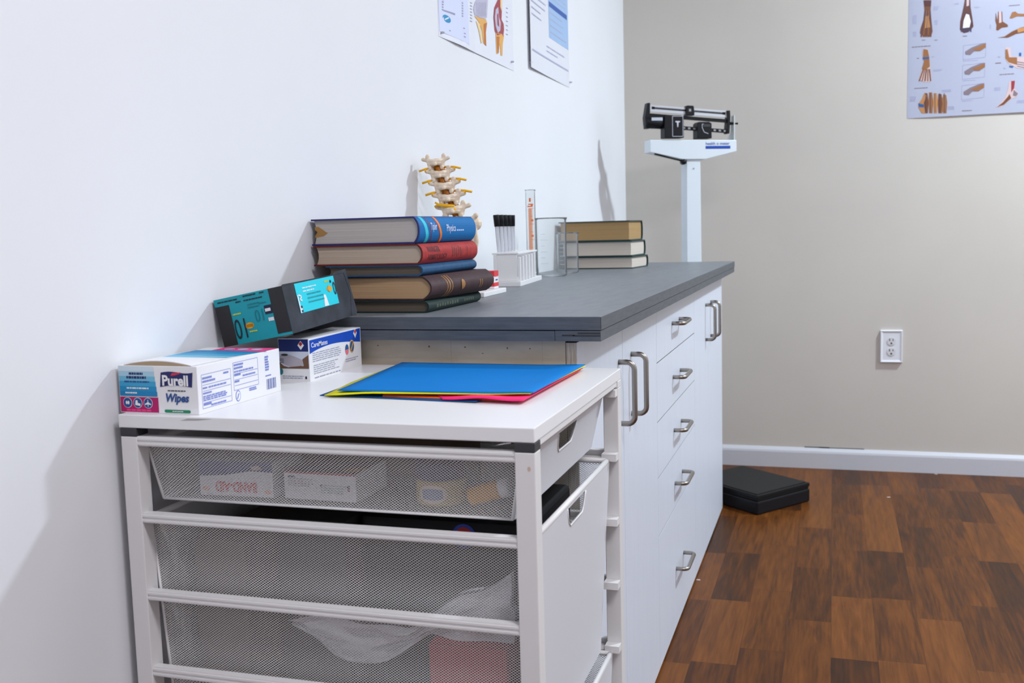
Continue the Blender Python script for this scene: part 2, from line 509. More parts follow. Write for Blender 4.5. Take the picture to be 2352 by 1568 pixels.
for k, z in enumerate(ZR):
    for near in (1, 0):
        r = MB(); y = KY0+.0022 if near else KY1-.0022; sg = 1 if near else -1
        x0, x1 = KX0+LW-.0005, KX1-LW+.0005
        hgt = .0062
        ya, yb = sorted((y, y+sg*.0035)); r.box(x0, x1, ya, yb, z-hgt, z+hgt)          # face of the channel
        ya, yb = sorted((y+sg*.0035, y+sg*.030)); r.box(x0, x1, ya, yb, z-hgt, z-hgt+.0015)     # bottom flange
        ya, yb = sorted((y+sg*.0035, y+sg*.011)); r.box(x0, x1, ya, yb, z+hgt-.0015, z+hgt)
        ya, yb = sorted((y-sg*.0012, y)); r.box(x0, x1, ya, yb, z+.0015, z+.0040); r.box(x0, x1, ya, yb, z-.0045, z-.0022)
        if not near:      # end of the channel seen beside the rear leg
            r.box(x1-.0005, KX1-.0008, KY1-LW-.018, KY1-LW-.0003, z-.0055, z+.0055)
        obj('runner', r, metal_white, cart)
obj('pin', MB().tube([(.506, KY0+.012, .8085), (.520, KY0+.010, .8120), (.529, KY0+.009, .8135)], .0011, 8), chrome, cart)


def quadgrid(mb, p00, p10, p11, p01, m=0):
    w = ((V(p10)-V(p00)).length+(V(p11)-V(p01)).length)/2; h = ((V(p01)-V(p00)).length+(V(p11)-V(p10)).length)/2
    mb.face([p00, p10, p11, p01], m, [(0, 0), (w, 0), (w, h), (0, h)])


def basket(zt, zb, xr, rims=True):
    """mesh drawer hung on a pair of runners; the solid front faces +x"""
    d = MB()
    tx0, tx1, ty0, ty1 = .034, xr-.004, -.4425, -.0255
    k = (zt-zb)
    tp = min(.018, .28*k)
    bx0, bx1, by0, by1 = tx0+tp, tx1-tp*.75, ty0+.004, ty1-tp*1.3
    T = [(tx0, ty0, zt), (tx1, ty0, zt), (tx1, ty1, zt), (tx0, ty1, zt)]
    B = [(bx0, by0, zb), (bx1, by0, zb), (bx1, by1, zb), (bx0, by1, zb)]
    quadgrid(d, B[0], B[1], T[1], T[0]); quadgrid(d, B[2], B[3], T[3], T[2]); quadgrid(d, B[3], B[0], T[0], T[3]); quadgrid(d, B[0], B[3], B[2], B[1])
    dr = obj('drawer', d, wire_mesh, cart)
    rim = MB()
    pts = [V(p) for p in T]; r = .0042
    for i in range(4): rim.tube([pts[i], pts[(i+1) % 4]], r, 8); rim.ball(pts[i], r, 0, 8, 5)
    obj('rim', rim, metal_white, dr)
    ed = MB()
    for i in range(4): ed.tube([V(B[i]), V(T[i])], .0022, 6); ed.tube([V(B[i]), V(B[(i+1) % 4])], .0018, 6)
    obj('edge_wire', ed, metal_white, dr)
    # solid front with a hand hole
    W0, W1 = ty0-.0005, ty1+.0005
    yc = (W0+W1)/2; hw, hd = .050, .026; zh = zt-.0055
    def P(y, z):
        t = (zt-z)/k
        x = tx1+(bx1-tx1)*t+.0012
        ya = W0+(by0-W0)*t; yb = W1+(by1-W1)*t
        s = (y-W0)/(W1-W0)
        return V((x, ya+(yb-ya)*s, z))
    hole = [(yc-hw, zh), (yc-hw*.93, zh-hd*.35), (yc-hw*.82, zh-hd*.75), (yc-hw*.66, zh-hd), (yc+hw*.66, zh-hd), (yc+hw*.82, zh-hd*.75), (yc+hw*.93, zh-hd*.35), (yc+hw, zh)]
    out = [(W0, zt), (W0, zh-hd*.35), (W0, zh-hd*.75), (W0, zb), (W1, zb), (W1, zh-hd*.75), (W1, zh-hd*.35), (W1, zt)]
    fr = MB(); th = V((.0022, 0, 0))
    for s_ in (0, 1):
        o_ = th*s_
        for i in range(7):
            q = [P(*out[i])+o_, P(*out[i+1])+o_, P(*hole[i+1])+o_, P(*hole[i])+o_]
            fr.face(q if s_ else q[::-1])
        q = [P(W0, zt)+o_, P(yc-hw, zh)+o_, P(yc+hw, zh)+o_, P(W1, zt)+o_]
        fr.face(q if s_ else q[::-1])
    for ring in (hole, out):
        for i in range(8):
            a, b = P(*ring[i]), P(*ring[(i+1) % 8]); fr.face([a, b, b+th, a+th])
    fp = obj('front_panel', fr, front_grey, dr)
    lip = MB(); lp = [P(*q)+th for q in hole]
    lip.tube(lp, .0014, 6)
    obj('hole_lip', lip, metal_white, fp)
    return dr


basket(.7945, .7195, .5385)
basket(.6955, .4010, .5475)
basket(.3890, .0960, .5475)

# ---- things inside the drawers
def boxthing(name, label, cat, x0, x1, y0, y1, z0, z1, mats, yaw=0, draw=None, bevel=.0008, mi=0, part='carton'):
    t = thing(name, label, cat, ((x0+x1)/2, (y0+y1)/2, z0), M.Rotation(yaw, 3, 'Z'))
    b = MB().box(-(x1-x0)/2, (x1-x0)/2, -(y1-y0)/2, (y1-y0)/2, 0, z1-z0, mi)
    if draw: draw(b, x1-x0, y1-y0, z1-z0)
    obj(part, b, mats, t, bevel, local=True)
    return t


def dband(b, w, d, h):
    f = Face(b, (-w/2, -d/2, 0), (1, 0, 0), (0, 0, 1), .0003)
    f.text('BAND-AID', w*.22, h*.12, w*.56, h*.30, 2, 2, .02, rot=True)
    f.poly([(0, h), (0, h*.55), (w*.35, h*.60), (w*.7, h*.74), (w, h*.72), (w, h)], 1)
    f.poly([(w*.70, h*.86), (w*.82, h*.92), (w*.86, h*.80), (w*.74, h*.76)], 3, 2)
    f.disc(w*.09, h*.2, w*.05, 4, n=10, ry=h*.07); f.disc(w*.93, h*.16, w*.05, 4, n=10, ry=h*.06)


boxthing('bandage_box', 'white and blue adhesive bandage box with upside-down red lettering, in the top mesh drawer', 'box', .093, .198, -.4195, -.34, .7215, .767,
         [card_white, print_mat(52, 62, 120), print_mat(215, 50, 60), print_mat(200, 175, 170), print_mat(235, 175, 150)], .03, dband)


def dgauze(b, w, d, h):
    f = Face(b, (-w/2, -d/2, 0), (1, 0, 0), (0, 0, 1), .0003)
    f.rect(0, h*.93, w, h, 1); f.lines(w*.06, h*.45, w*.36, h*.32, 4, 2, seed=3); f.lines(w*.52, h*.25, w*.38, h*.34, 4, 3, seed=4)
    f.rect(w*.06, h*.78, w*.16, h*.84, 4); f.disc(w*.52, h*.55, w*.018, 4, n=8, ry=h*.04); f.disc(w*.9, h*.54, w*.022, 4, n=8, ry=h*.06); f.disc(w*.9, h*.43, w*.02, 1, n=8, ry=h*.05)
    g = Face(b, (-w/2, -d/2, h), (1, 0, 0), (0, 1, 0), .0003); g.rect(0, 0, w, d, 5); g.rect(w*.75, d*.1, w, d*.4, 6, 2)


boxthing('gauze_box', 'white dressing box with faded grey-green print and dark top, in the top mesh drawer', 'box', .214, .315, -.4155, -.33, .7215, .757,
         [card_white, print_mat(170, 50, 60), print_mat(175, 165, 170), print_mat(150, 175, 170), print_mat(60, 66, 100), print_mat(70, 52, 60), print_mat(205, 150, 40)], -.03, dgauze)
boxthing('drawer_filler_box', 'added dark brown box darkening the back of the top mesh drawer behind the bandage box', 'box', .066, .362, -.285, -.09, .7215, .783, [mat('brown cardboard', (.115, .075, .052, 1), .8)], 0)  # box added to keep the drawer interior dark
jar = thing('ointment_jar', 'amber ointment jar with dark blue lid and pale oval label, in the top mesh drawer', 'jar', (.4135, -.385, .7215))
prof = [(0, 0), (.028, 0), (.0305, .003), (.0310, .027), (.0285, .0305), (.0275, .031)]
obj('jar_body', MB().lathe(prof, (.4135, -.385, .7215), 28), mat('amber petroleum jelly', rgb(205, 180, 120), .35), jar)
lab = MB()
for i in range(12):
    a0 = -PI/2-.62+1.24*i/12; a1 = a0+1.24/12
    def eh(a): return .0115*math.sqrt(max(0, 1-((a+PI/2)/.63)**2))
    c = V((.4135, -.385, .7215+.0155)); R_ = .0316
    q = [c+V((R_*math.cos(a0), R_*math.sin(a0), -eh(a0))), c+V((R_*math.cos(a1), R_*math.sin(a1), -eh(a1))), c+V((R_*math.cos(a1), R_*math.sin(a1), eh(a1))), c+V((R_*math.cos(a0), R_*math.sin(a0), eh(a0)))]
    lab.face(q, 0)
    if 2 <= i <= 9:
        e2 = .6; R2 = .0319
        q = [c+V((R2*math.cos(a), R2*math.sin(a), s*eh(a)*e2)) for a, s in ((a0, -1), (a1, -1), (a1, 1), (a0, 1))]
        lab.face(q, 1)
obj('paper_label', lab, [print_mat(225, 205, 190), print_mat(140, 155, 185)], jar)
obj('lid', MB().lathe([(0, .0315), (.0312, .0315), (.0312, .052), (.029, .0545), (0, .0545)], (.4135, -.385, .7215), 28), mat('navy plastic', rgb(38, 42, 96), .4), jar)
pb = thing('pill_bottle', 'small yellow-orange pill bottle lying tilted in the right corner of the top mesh drawer', 'bottle', (.480, -.405, .7215))
ax = V((.045, .004, .013)).normalized(); c0 = V((.457, -.404, .7335))
obj('bottle_body', MB().lathe([(0, 0), (.0098, 0), (.0112, .002), (.0112, .036), (.009, .039), (0, .039)], c0, 18, axis=ax), mat('amber plastic', rgb(232, 164, 30), .35), pb)
obj('cap', MB().lathe([(0, .0392), (.0118, .0392), (.0118, .050), (.0105, .0515), (0, .0515)], c0, 18, axis=ax), plastic_white, pb)
gj = thing('glass_jar', 'clear glass jar standing behind the ointment jar in the top mesh drawer', 'jar', (.472, -.345, .7215))
obj('jar_body', MB().lathe([(0, .0005), (.021, .0005), (.0225, .003), (.0225, .040), (.019, .046), (.019, .052), (.0178, .052), (.0178, .045), (.0208, .040), (.0208, .004), (0, .003)], (.472, -.345, .7215), 24), glass, gj)

kit = thing('instrument_case', 'black hard case with a round blue and red emblem, standing in the second mesh drawer', 'case', (.385, -.19, .404))
obj('shell', MB().box(.262, .500, -.305, -.085, .404, .600), black_pl, kit, .006)
obj('lid', MB().box(.262, .500, -.305, -.085, .6006, .672), black_pl, kit, .006)
em = MB(); p = hit(1066, 1231, 1, -.3052); f = Face(em, p, (1, 0, 0), (0, 0, 1), .0004)
f.disc(0, 0, .0165, 0, 1, 24); f.disc(0, 0, .0125, 1, 2, 24); f.disc(0, -.002, .006, 2, 3, 16)
obj('emblem', em, [print_mat(30, 60, 160), print_mat(165, 30, 40), print_mat(130, 190, 225)], kit)
boxthing('storage_box', 'dark grey box beside the black case in the second mesh drawer', 'box', .150, .250, -.33, -.10, .404, .668, [mat('darkened grey card', (.05, .05, .052, 1), .6)], 0)  # card colour deepened to put shade into the drawer interior
boxthing('supply_box', 'dull brown box at the left end of the second mesh drawer', 'box', .064, .140, -.40, -.12, .404, .655, [mat('darkened brown card', (.11, .085, .07, 1), .7)], 0)  # darkened too, so the drawer behind the mesh looks shaded
boxthing('red_box', 'red box low at the right end of the second mesh drawer, below the white bag', 'box', .405, .503, -.425, -.325, .404, .555, [mat('red card', rgb(175, 30, 36), .5)], .03)
bag = MB()
NB = 30
def bagpt(u, w):
    x = .215+.293*u
    base = .556 if u > .62 else .556-.10*(1-u/.62)**.5*0-.045*math.sin(PI*min(1, u/.62))
    top = .566+.082*max(0, (u-.55)/.45)**1.1+.004*math.sin(11*u)
    z = base+(top-base)*w
    return V((x, -.416+.012*math.sin(2.2*u)+.005*math.sin(13*u+5*w)+.004*math.sin(23*u-9*w)+.003*math.sin(17*w+7*u), z+.002*math.sin(19*u)*w))
for s_ in (0, 1):
    gr = [[bagpt(i/NB, j/NB)+V((0, (.012+.075*math.sin(PI*i/NB)**.6*math.sin(PI*j/NB)**.7*(i/NB > .0))*s_, 0)) for i in range(NB+1)] for j in range(NB+1)]
    vs = [p for r_ in gr for p in r_]; n1 = NB+1
    fs = [(j*n1+i, j*n1+i+1, (j+1)*n1+i+1, (j+1)*n1+i) for j in range(NB) for i in range(NB)]
    bag.raw(vs, fs if s_ == 0 else [q[::-1] for q in fs], 0, True)
tag(obj('plastic_bag', bag, mat('thin white plastic film', (.80, .80, .84, 1), .35, 0, .5, .15, 1.2)), 'crumpled white plastic bag lying on the red box in the second mesh drawer', 'bag')

# ================================================================== BOXES ON THE CART
# --- wipes box
WW, WD, WH = .1175, .1915, .0605
wb = thing('wipes_box', 'white, teal and magenta wipes box at the front left corner of the cart top', 'box', (.1235, -.4555, KT), M.Rotation(math.radians(-1.2), 3, 'Z'))
wm = [card_white] + [print_mat(*c) for c in ((176, 0, 96), (28, 74, 140), (20, 28, 96), (205, 40, 75), (16, 130, 90), (226, 60, 130))]
grads = [(205, 222, 232), (165, 205, 225), (110, 185, 215), (55, 160, 205), (20, 140, 192), (8, 128, 184)]
wm += [print_mat(*c) for c in grads] + [ink_white, ink_blue, ink_dark]
GI = 7; IW, IB, IDK = 13, 14, 15
b = MB().box(-WW, 0, 0, WD, 0, WH)
f = Face(b, (-WW, 0, 0), (1, 0, 0), (0, 0, 1))
sx = .0555
for i in range(6):
    z1 = WH*(.985-.105*i); f.rect(.001, z1-WH*.107, sx-.002+.0008*i, z1, GI+i)
f.rect(.001, .0012, sx+.003, WH*.338, 1)
for k in range(3):
    f.disc(.012+.0155*k, WH*.215, .0068, 13, 2); f.disc(.012+.0155*k, WH*.215, .0062, 2, 3)
f.disc(.0107, WH*.215, .0014, IW, 4, 10, .0024); f.disc(.0136, WH*.215, .0014, IW, 4, 10, .0024)
f.poly([(.0235, WH*.17), (.0315, WH*.15), (.0315, WH*.20), (.0275, WH*.215), (.0275, WH*.27), (.0245, WH*.27)], IW, 4)
f.poly([(.0425, WH*.14), (.0425, WH*.19), (.0385, WH*.175), (.0385, WH*.20), (.0425, WH*.235), (.0425, WH*.285), (.0435, WH*.285), (.0435, WH*.235), (.0475, WH*.20), (.0475, WH*.175), (.0435, WH*.19), (.0435, WH*.14)], IW, 4)
f.lines(.010, WH*.035, .038, WH*.05, 1, 6, 2, .8, 5, .05)
f.lines(.0165, WH*.80, .022, WH*.06, 1, 3, 2, .8, 6, .05); f.lines(.0125, WH*.72, .030, WH*.06, 1, 3, 2, .9, 7, .05); f.lines(.009, WH*.635, .038, WH*.05, 1, 2, 2, .7, 8, .05)
f.lines(.012, WH*.50, .034, WH*.05, 1, IW, 2, .6, 9, .05); f.lines(.0095, WH*.40, .018, WH*.05, 1, IW, 2, .6, 10, .05)
# purell banner
bp = []
for k in range(9): t = k/8; bp.append((.0625+.047*t, WH*(.555+.035*math.sin(t*PI*1.1+.2)+.03*t)))
for k in range(9): t = 1-k/8; bp.append((.0645+.047*t, WH*(.855+.03*math.sin(t*PI*1.6+.3)+.045*t*t)))
f.poly(bp, 3, 2)
f.poly([(.079, WH*.80), (.0815, WH*.86), (.0945, WH*.875), (.0925, WH*.845), (.086, WH*.815)], 4, 3)
f.text('Purell', .0665, WH*.59, .038, WH*.225, IW, 4, .035)
f.lines(.0735, WH*.475, .028, WH*.03, 1, IDK, 2, .8, 11, .02)
f.text('Wipes', .0705, WH*.20, .034, WH*.235, 2, 3, .035, .25)
f.poly([(.069+.002*math.cos(a), WH*.062+WH*.032*math.sin(a)) for a in [PI/2+PI*k/6 for k in range(7)]]+[(.1035+.002*math.cos(a), WH*.062+WH*.032*math.sin(a)) for a in [-PI/2+PI*k/6 for k in range(7)]], 5, 2)
f.lines(.079, WH*.052, .016, WH*.02, 1, IW, 3, .8, 12, .02)
# right side drug facts
g = Face(b, (0, 0, 0), (0, 1, 0), (0, 0, 1))
for (a0, a1, z0, z1) in ((.008, .071, .10, .80), (.077, .135, .30, .90)):
    for q in ((a0, WH*z0, a1, WH*z0+.0006), (a0, WH*z1, a1, WH*z1+.0006), (a0, WH*z0, a0+.0006, WH*z1), (a1, WH*z0, a1+.0006, WH*z1)): g.rect(*q, IB, 1)
for (a, z, w, h, n) in ((.010, .70, .024, .06, 1), (.010, .63, .030, .06, 1), (.055, .715, .012, .055, 1), (.010, .50, .012, .05, 1), (.022, .50, .046, .05, 1), (.010, .39, .018, .05, 1), (.010, .25, .058, .12, 3), (.010, .15, .020, .07, 1), (.026, .12, .042, .05, 1),
                        (.079, .82, .024, .06, 1), (.079, .75, .022, .06, 1), (.079, .68, .05, .05, 1), (.079, .60, .018, .07, 1), (.098, .56, .034, .05, 1), (.079, .46, .012, .06, 1), (.112, .2, .020, .08, 2), (.153, .55, .010, .35, 6), (.153, .42, .016, .04, 1)):
    g.lines(a, WH*z, w, WH*h, n, IB, 2, .7, int(a*1e4)+int(z*100), .2)
for z, x0, x1 in ((.585, .01, .07), (.46, .01, .07), (.215, .01, .07), (.655, .079, .134), (.525, .079, .134), (.40, .079, .134)): g.rect(x0, WH*z, x1, WH*z+.0005, IB, 2)
g.disc(.0855, WH*.17, .0058, IB, 1, 20, .0075); g.disc(.0855, WH*.17, .0046, 0, 2, 20, .0062); g.stroke([(.083, WH*.11), (.087, WH*.22)], .002, IB, 3)
for k in range(11): g.rect(.155+.0022*k, WH*.12, .155+.0022*k+(.0014 if k % 3 else .0007), WH*.36, IB if k % 2 else 2, 1)
# top printing
h = Face(b, (-WW, 0, WH), (1, 0, 0), (0, 1, 0))
for i in range(6): h.poly([(.004, .05+.018*i), (WW-.002-.006*(5-i)*.6, .05+.018*i-.002), (WW-.002-.006*(4-i)*.6, .068+.018*i), (.004, .068+.018*i)], GI+i)
h.poly([(.030, .158), (WW-.001, .150), (WW-.001, WD-.001), (.030, WD-.001)], 6, 2)
for k in range(3): h.disc(.050+.022*k, .172, .0085, GI+1, 3, 14, .0065)
h.lines(.03, .030, .05, .012, 1, 3, 2, .8, 31, .1); h.lines(.035, .052, .04, .006, 1, 2, 2, .8, 33, .1)
obj('carton', b, wm, wb, .0007, local=True)
fl = MB(); n = 12
pts = []
for k in range(n+1):
    t = k/n; pts.append((-WW*.93+WW*.86*t, WH+.0004+.0058*math.sin(PI*t)**.8))
for k in range(n):
    a, c = pts[k], pts[k+1]
    y0_, y1_ = .0012, .075
    fl.hexa([(a[0], y0_, WH+.0003), (c[0], y0_, WH+.0003), (c[0], y1_, WH+.0003), (a[0], y1_, WH+.0003)], [(a[0], y0_, a[1]+.0004), (c[0], y0_, c[1]+.0004), (c[0], y1_, WH+.0009), (a[0], y1_, WH+.0009)])
    fl.face([(a[0], y0_-.0001, WH+.0004), (c[0], y0_-.0001, WH+.0004), (c[0], y0_-.0001, c[1]-.0006), (a[0], y0_-.0001, a[1]-.0006)], 1)
obj('flap', fl, [card_white, kraft], wb, local=True)

# --- white and blue glove box
CW, CD, CH = .051, .176, .0645
gb = thing('glove_box', 'white and blue box of exam gloves standing under the black and teal box', 'box', (.127, -.178, KT))
cm = [card_white] + [print_mat(*c) for c in ((14, 72, 178), (14, 36, 104), (185, 34, 44), (205, 210, 225), (110, 78, 60), (175, 168, 178), (226, 170, 60), (28, 90, 150), (225, 110, 120), (40, 120, 130), (150, 200, 235))] + [ink_white, ink_grey, ink_dark]
b = MB().box(-CW, 0, 0, CD, 0, CH)
g = Face(b, (0, 0, 0), (0, 1, 0), (0, 0, 1))
bot = [(.002+(CD-.004)*t/10, CH*(.64+.115*math.sin(PI*min(1, t/10)**.85)-.01*t/10)) for t in range(11)]
g.poly(bot+[(CD-.002, CH*.975), (.002, CH*.955)], 1)
g.text('CareMates', .007, CH*.775, .052, CH*.115, 12, 2, .012)
def diamond(F, a, z, s):
    F.poly([(a-s, z), (a, z-s*1.25), (a+s, z), (a, z+s*1.25)], 12, 3); F.poly([(a-s*.6, z+s*.4), (a, z-s*.3), (a+s*.6, z+s*.4), (a, z+s*1.0)], 3, 4)
diamond(g, .155, CH*.88, .0065)
g.lines(.010, CH*.42, .095, CH*.24, 5, 13, 2, .35, 41, .1); g.lines(.012, CH*.13, .085, CH*.24, 5, 13, 2, .35, 43, .4); g.lines(.014, CH*.035, .10, CH*.04, 1, 13, 2, .6, 44, .3)
g.disc(.124, CH*.52, .006, 9, 2, 16, .0085); g.poly([(.124+.006*math.cos(PI*k/8), CH*.52+.0085*math.sin(PI*k/8)) for k in range(9)], 8, 3)
g.disc(.142, CH*.57, .0085, 7, 2, 18, .0105); g.disc(.142, CH*.57, .0068, 8, 3, 18, .0085); g.stroke([(.138, CH*.48), (.146, CH*.66)], .003, 7, 4)
g.lines(.118, CH*.20, .05, CH*.1, 2, 13, 2, .4, 45, .3)
f = Face(b, (-CW, 0, 0), (1, 0, 0), (0, 0, 1))
f.rect(.0005, CH*.70, CW-.001, CH*.985, 2); diamond(f, CW-.013, CH*.845, .0055)
f.rect(.0005, CH*.30, CW-.001, CH*.70, 4)
f.poly([(.0005, CH*.45), (.008, CH*.36), (.016, CH*.33), (.03, CH*.38), (.040, CH*.36), (CW-.001, CH*.42), (CW-.001, CH*.30), (.0005, CH*.30)], 5, 2)
f.poly([(.002, CH*.60), (.016, CH*.62), (.030, CH*.56), (.042, CH*.48), (CW-.006, CH*.40), (.034, CH*.36), (.020, CH*.34), (.008, CH*.40), (.002, CH*.48)], 6, 3)
f.poly([(.040, CH*.52), (CW-.001, CH*.62), (CW-.001, CH*.34), (.042, CH*.36)], 5, 4)
f.disc(.010, CH*.62, .006, 14, 4, 12, .0016); f.lines(.001, CH*.42, .008, CH*.12, 3, 14, 4, .4, 48, .1)
f.disc(.003, CH*.23, .0035, 10, 3, 14, .005)
f.lines(.005, CH*.055, .036, CH*.09, 2, 13, 2, .4, 49, .1); f.rect(CW-.008, CH*.06, CW-.005, CH*.12, 14, 2)
obj('carton', b, cm, gb, .0007, local=True)

# --- black and teal box leaning on it
def rot3(a, b_, c): return M.Rotation(c, 3, 'Z') @ M.Rotation(b_, 3, 'Y') @ M.Rotation(a, 3, 'X')
BW, BD, BH = .1165, .2034, .0705
tbx = thing('glove_box', 'black and teal box with upside-down print, tilted on top of the white and blue box', 'box', (.1310, -.229, .9100), rot3(.0468, -.1789, -.0077))
tm = [noisy('crumpled black film', (.026, .030, .038, 1), (.045, .052, .066, 1), 30, .55, bump=.35, spec=.25)] + [print_mat(*c) for c in ((0, 148, 160), (0, 205, 220), (20, 18, 20), (222, 158, 30), (0, 118, 130), (190, 200, 60), (6, 26, 40), (14, 14, 50))] + [ink_white, mat('satin black card', (.014, .013, .014, 1), .45)]
b = MB()
nx, ny = 6, 10
def bul(u, w): return .0025*math.sin(PI*u)*math.sin(PI*w)
b.box(-BW, 0, 0, BD, 0, BH, 0)
f = Face(b, (-BW, 0, 0), (1, 0, 0), (0, 0, 1), .0003)
f.rect(0, 0, BW, BH, 1); f.rect(0, 0, .0240, BH*.845, 10, 2); f.rect(BW-.0235, .004, BW, BH, 10, 2)
f.text('10', .0250, BH*.10, .0190, BH*.42, 7, 3, 0, rot=True)
f.poly([(.0505+.0075*math.cos(2*PI*k/14), BH*.34+.0045*math.sin(2*PI*k/14)) for k in range(14)], 4, 3); f.rect(.0445, BH*.305, .0565, BH*.375, 4, 3)
f.lines(.048, BH*.19, .014, BH*.05, 1, 6, 3, .6, 51, .2); f.lines(.027, BH*.60, .018, BH*.05, 1, 6, 3, .6, 52, .2)
f.text('10', .0625, BH*.38, .014, BH*.25, 5, 3, 0, rot=True)
f.rect(.076, BH*.02+.024, .0865, BH*.56, 8, 3) if False else f.rect(.0805, BH*.50, .0928, BH*.68, 8, 3)
f.lines(.0815, BH*.54, .010, BH*.09, 1, 9, 4, .7, 53, .1)
for (a, z, w) in ((.006, .90, .036), (.050, .93, .022), (.036, .84, .010), (.050, .84, .036), (.078, .93, .008), (.054, .74, .022), (.054, .68, .020), (.074, .72, .012)): f.lines(a, BH*z, w, BH*.05, 1, 5 if z < .8 else 7, 3, .55, int(a*1e4+z*77), .1)
f.lines(.0835, BH*.34, .009, BH*.09, 1, 9, 3, .8, 55, .1)
g = Face(b, (0, 0, 0), (0, 1, 0), (0, 0, 1), .0004)
p0, p1, q0, q1 = .034, .158, BH*.36, BH*.985
g.rect(p0, q0, p1, q1, 2, 1)
g.rect(p0+.001, q0+.001, p0+.009, q0+BH*.15, 8, 2); g.rect(p0, q0, p0+.003, q0+BH*.38, 9, 3); g.lines(p0+.002, q0+.003, .006, .005, 1, 9, 3, .6, 61, .1)
g.text('%', p0+.004, q0+BH*.25, .009, BH*.13, 9, 3, .02, rot=True) if False else g.stroke([(p0+.004, q0+BH*.38), (p0+.012, q0+BH*.34), (p0+.006, q0+BH*.28), (p0+.012, q0+BH*.25)], .0022, 9, 3)
g.lines(p0+.03, q0+.010, .055, .018, 3, 1, 2, .4, 62, .2); g.disc(p1-.022, q1-BH*.26, .0085, 4, 2, 16, .0042); g.disc(p1-.022, q1-BH*.26, .0055, 4, 3, 10, .0055)
g.text('0', p1-.0095, q1-BH*.42, .0085, BH*.29, 7, 3, 0, rot=True); g.lines(p1-.034, q1-BH*.12, .016, .004, 1, 6, 2, .7, 63, .05); g.disc(p1-.014, q1-BH*.11, .0025, 8, 3, 8)
g.poly([(p1-.048, q0+.001), (p1-.034, q0+.001), (p1-.038, q0+.018), (p1-.044, q0+.019)], 9, 2); g.lines(p0+.02, q1-.016, .06, .010, 2, 9, 2, .3, 64, .6)
obj('carton', b, tm, tbx, .0012, local=True)
fl = MB()
fl.prism([(.0006, -.0004, BH), (.0006, .0025, BH+.0016), (.0006, BD*.78, BH+.0006), (.0006, BD*.83, BH+.0042), (.0006, BD+.0005, BH+.0055), (.0006, BD+.0045, BH*.6), (.0006, BD+.0085, BH*.10), (.0006, BD+.004, -.001), (.0006, BD*.93, .0), (.0006, BD, BH*.5), (.0006, BD*.96, BH)], (-.0012, 0, 0))
obj('film_wrap', fl, tm[0], tbx, local=True)

# ================================================================== FOLDERS
def sheet(name, label, c, z, lift, m, thick=.0008, grp='paper folders on the cart top', wob=0.0, tab=None):
    """folder from four corners (front left, front right, back right, back left), curled by lift(u, v)"""
    n = 16; mb = MB()
    def P(u, w, d): 
        a = V(c[0]).lerp(V(c[1]), u); b2 = V(c[3]).lerp(V(c[2]), u); p = a.lerp(b2, w)
        if tab:
            p = p+V((0, tab(u)*(1-w), 0))
        return V((p.x, p.y, z+lift(u, w)+d))
    n1 = n+1
    for d in (0, thick):
        vs = [P(i/n, j/n, d) for j in range(n1) for i in range(n1)]
        fs = [(j*n1+i, j*n1+i+1, (j+1)*n1+i+1, (j+1)*n1+i) for j in range(n) for i in range(n)]
        mb.raw(vs, fs if d else [q[::-1] for q in fs], 0, True)
    o = 0; tN = n1*n1
    ring = [i for i in range(n1)]+[j*n1+n for j in range(1, n1)]+[n*n1+i for i in range(n-1, -1, -1)]+[j*n1 for j in range(n-1, 0, -1)]
    for k in range(len(ring)):
        a, b2 = ring[k], ring[(k+1) % len(ring)]
        mb.f.append([a, b2, b2+tN, a+tN]); mb.m.append(0); mb.sm.append(False)
    return tag(obj(name, mb, m), label, 'folder', grp)


sm = lambda x, a, b: max(0, min(1, (x-a)/(b-a)))**2*(3-2*max(0, min(1, (x-a)/(b-a))))
def paper(name, r, g, b): return noisy(name, rgb(r, g, b), rgb(max(r-6, 0), max(g-6, 0), max(b-6, 0)), 8, .6, spec=.15)
sheet('folder', 'dark navy blue folder at the bottom of the folder stack', [(.206, -.298, 0), (.440, -.322, 0), (.500, -.018, 0), (.197, -.012, 0)], KT+.0004, lambda u, w: .0012*sm(u, .8, 1), paper('navy card', 30, 84, 140))
sheet('folder', 'orange folder peeking out under the pink one', [(.300, -.300, 0), (.496, -.312, 0), (.506, -.030, 0), (.200, -.016, 0)], KT+.0016, lambda u, w: .0006*sm(u, .7, 1), paper('orange card', 235, 110, 60))
sheet('folder', 'hot pink folder sticking out at the front of the stack', [(.392, -.3165, 0), (.503, -.326, 0), (.509, -.028, 0), (.205, -.017, 0)], KT+.0028, lambda u, w: (.0035*math.sin(PI*min(1, u*1.1))*(1-w)**2)*sm(u, 0, .5)+.0022*sm(u, .75, 1), paper('pink card', 240, 50, 120))
sheet('folder', 'bright yellow folder directly under the blue one', [(.2205, -.312, 0), (.502, -.290, 0), (.512, -.022, 0), (.203, -.014, 0)], KT+.0066, lambda u, w: -.0034*(1-sm(u, 0, .25))*(1-sm(w, 0, .35))+.0014*sm(u, .8, 1), paper('yellow card', 232, 226, 30))
sheet('folder', 'sky blue folder on top of the folder stack', [(.2330, -.2985, 0), (.506, -.289, 0), (.511, -.020, 0), (.2045, -.014, 0)], KT+.0078, lambda u, w: .0016*sm(u, .75, 1), paper('blue card', 0, 122, 200))

# ================================================================== BOOKS
pg_grey = pages('grey paper edges', (.39, .355, .325, 1), (.50, .46, .425, 1))
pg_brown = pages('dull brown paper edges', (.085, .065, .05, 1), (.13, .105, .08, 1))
pg_sand = pages('orange tan paper edges', (.38, .235, .125, 1), (.49, .32, .18, 1))
pg_tan = pages('tan paper edges', (.40, .31, .235, 1), (.50, .405, .315, 1))
pg_cream = pages('cream paper edges', (.55, .48, .41, 1), (.66, .60, .53, 1))
pg_ochre = pages('ochre paper edges', (.36, .23, .10, 1), (.44, .29, .14, 1))


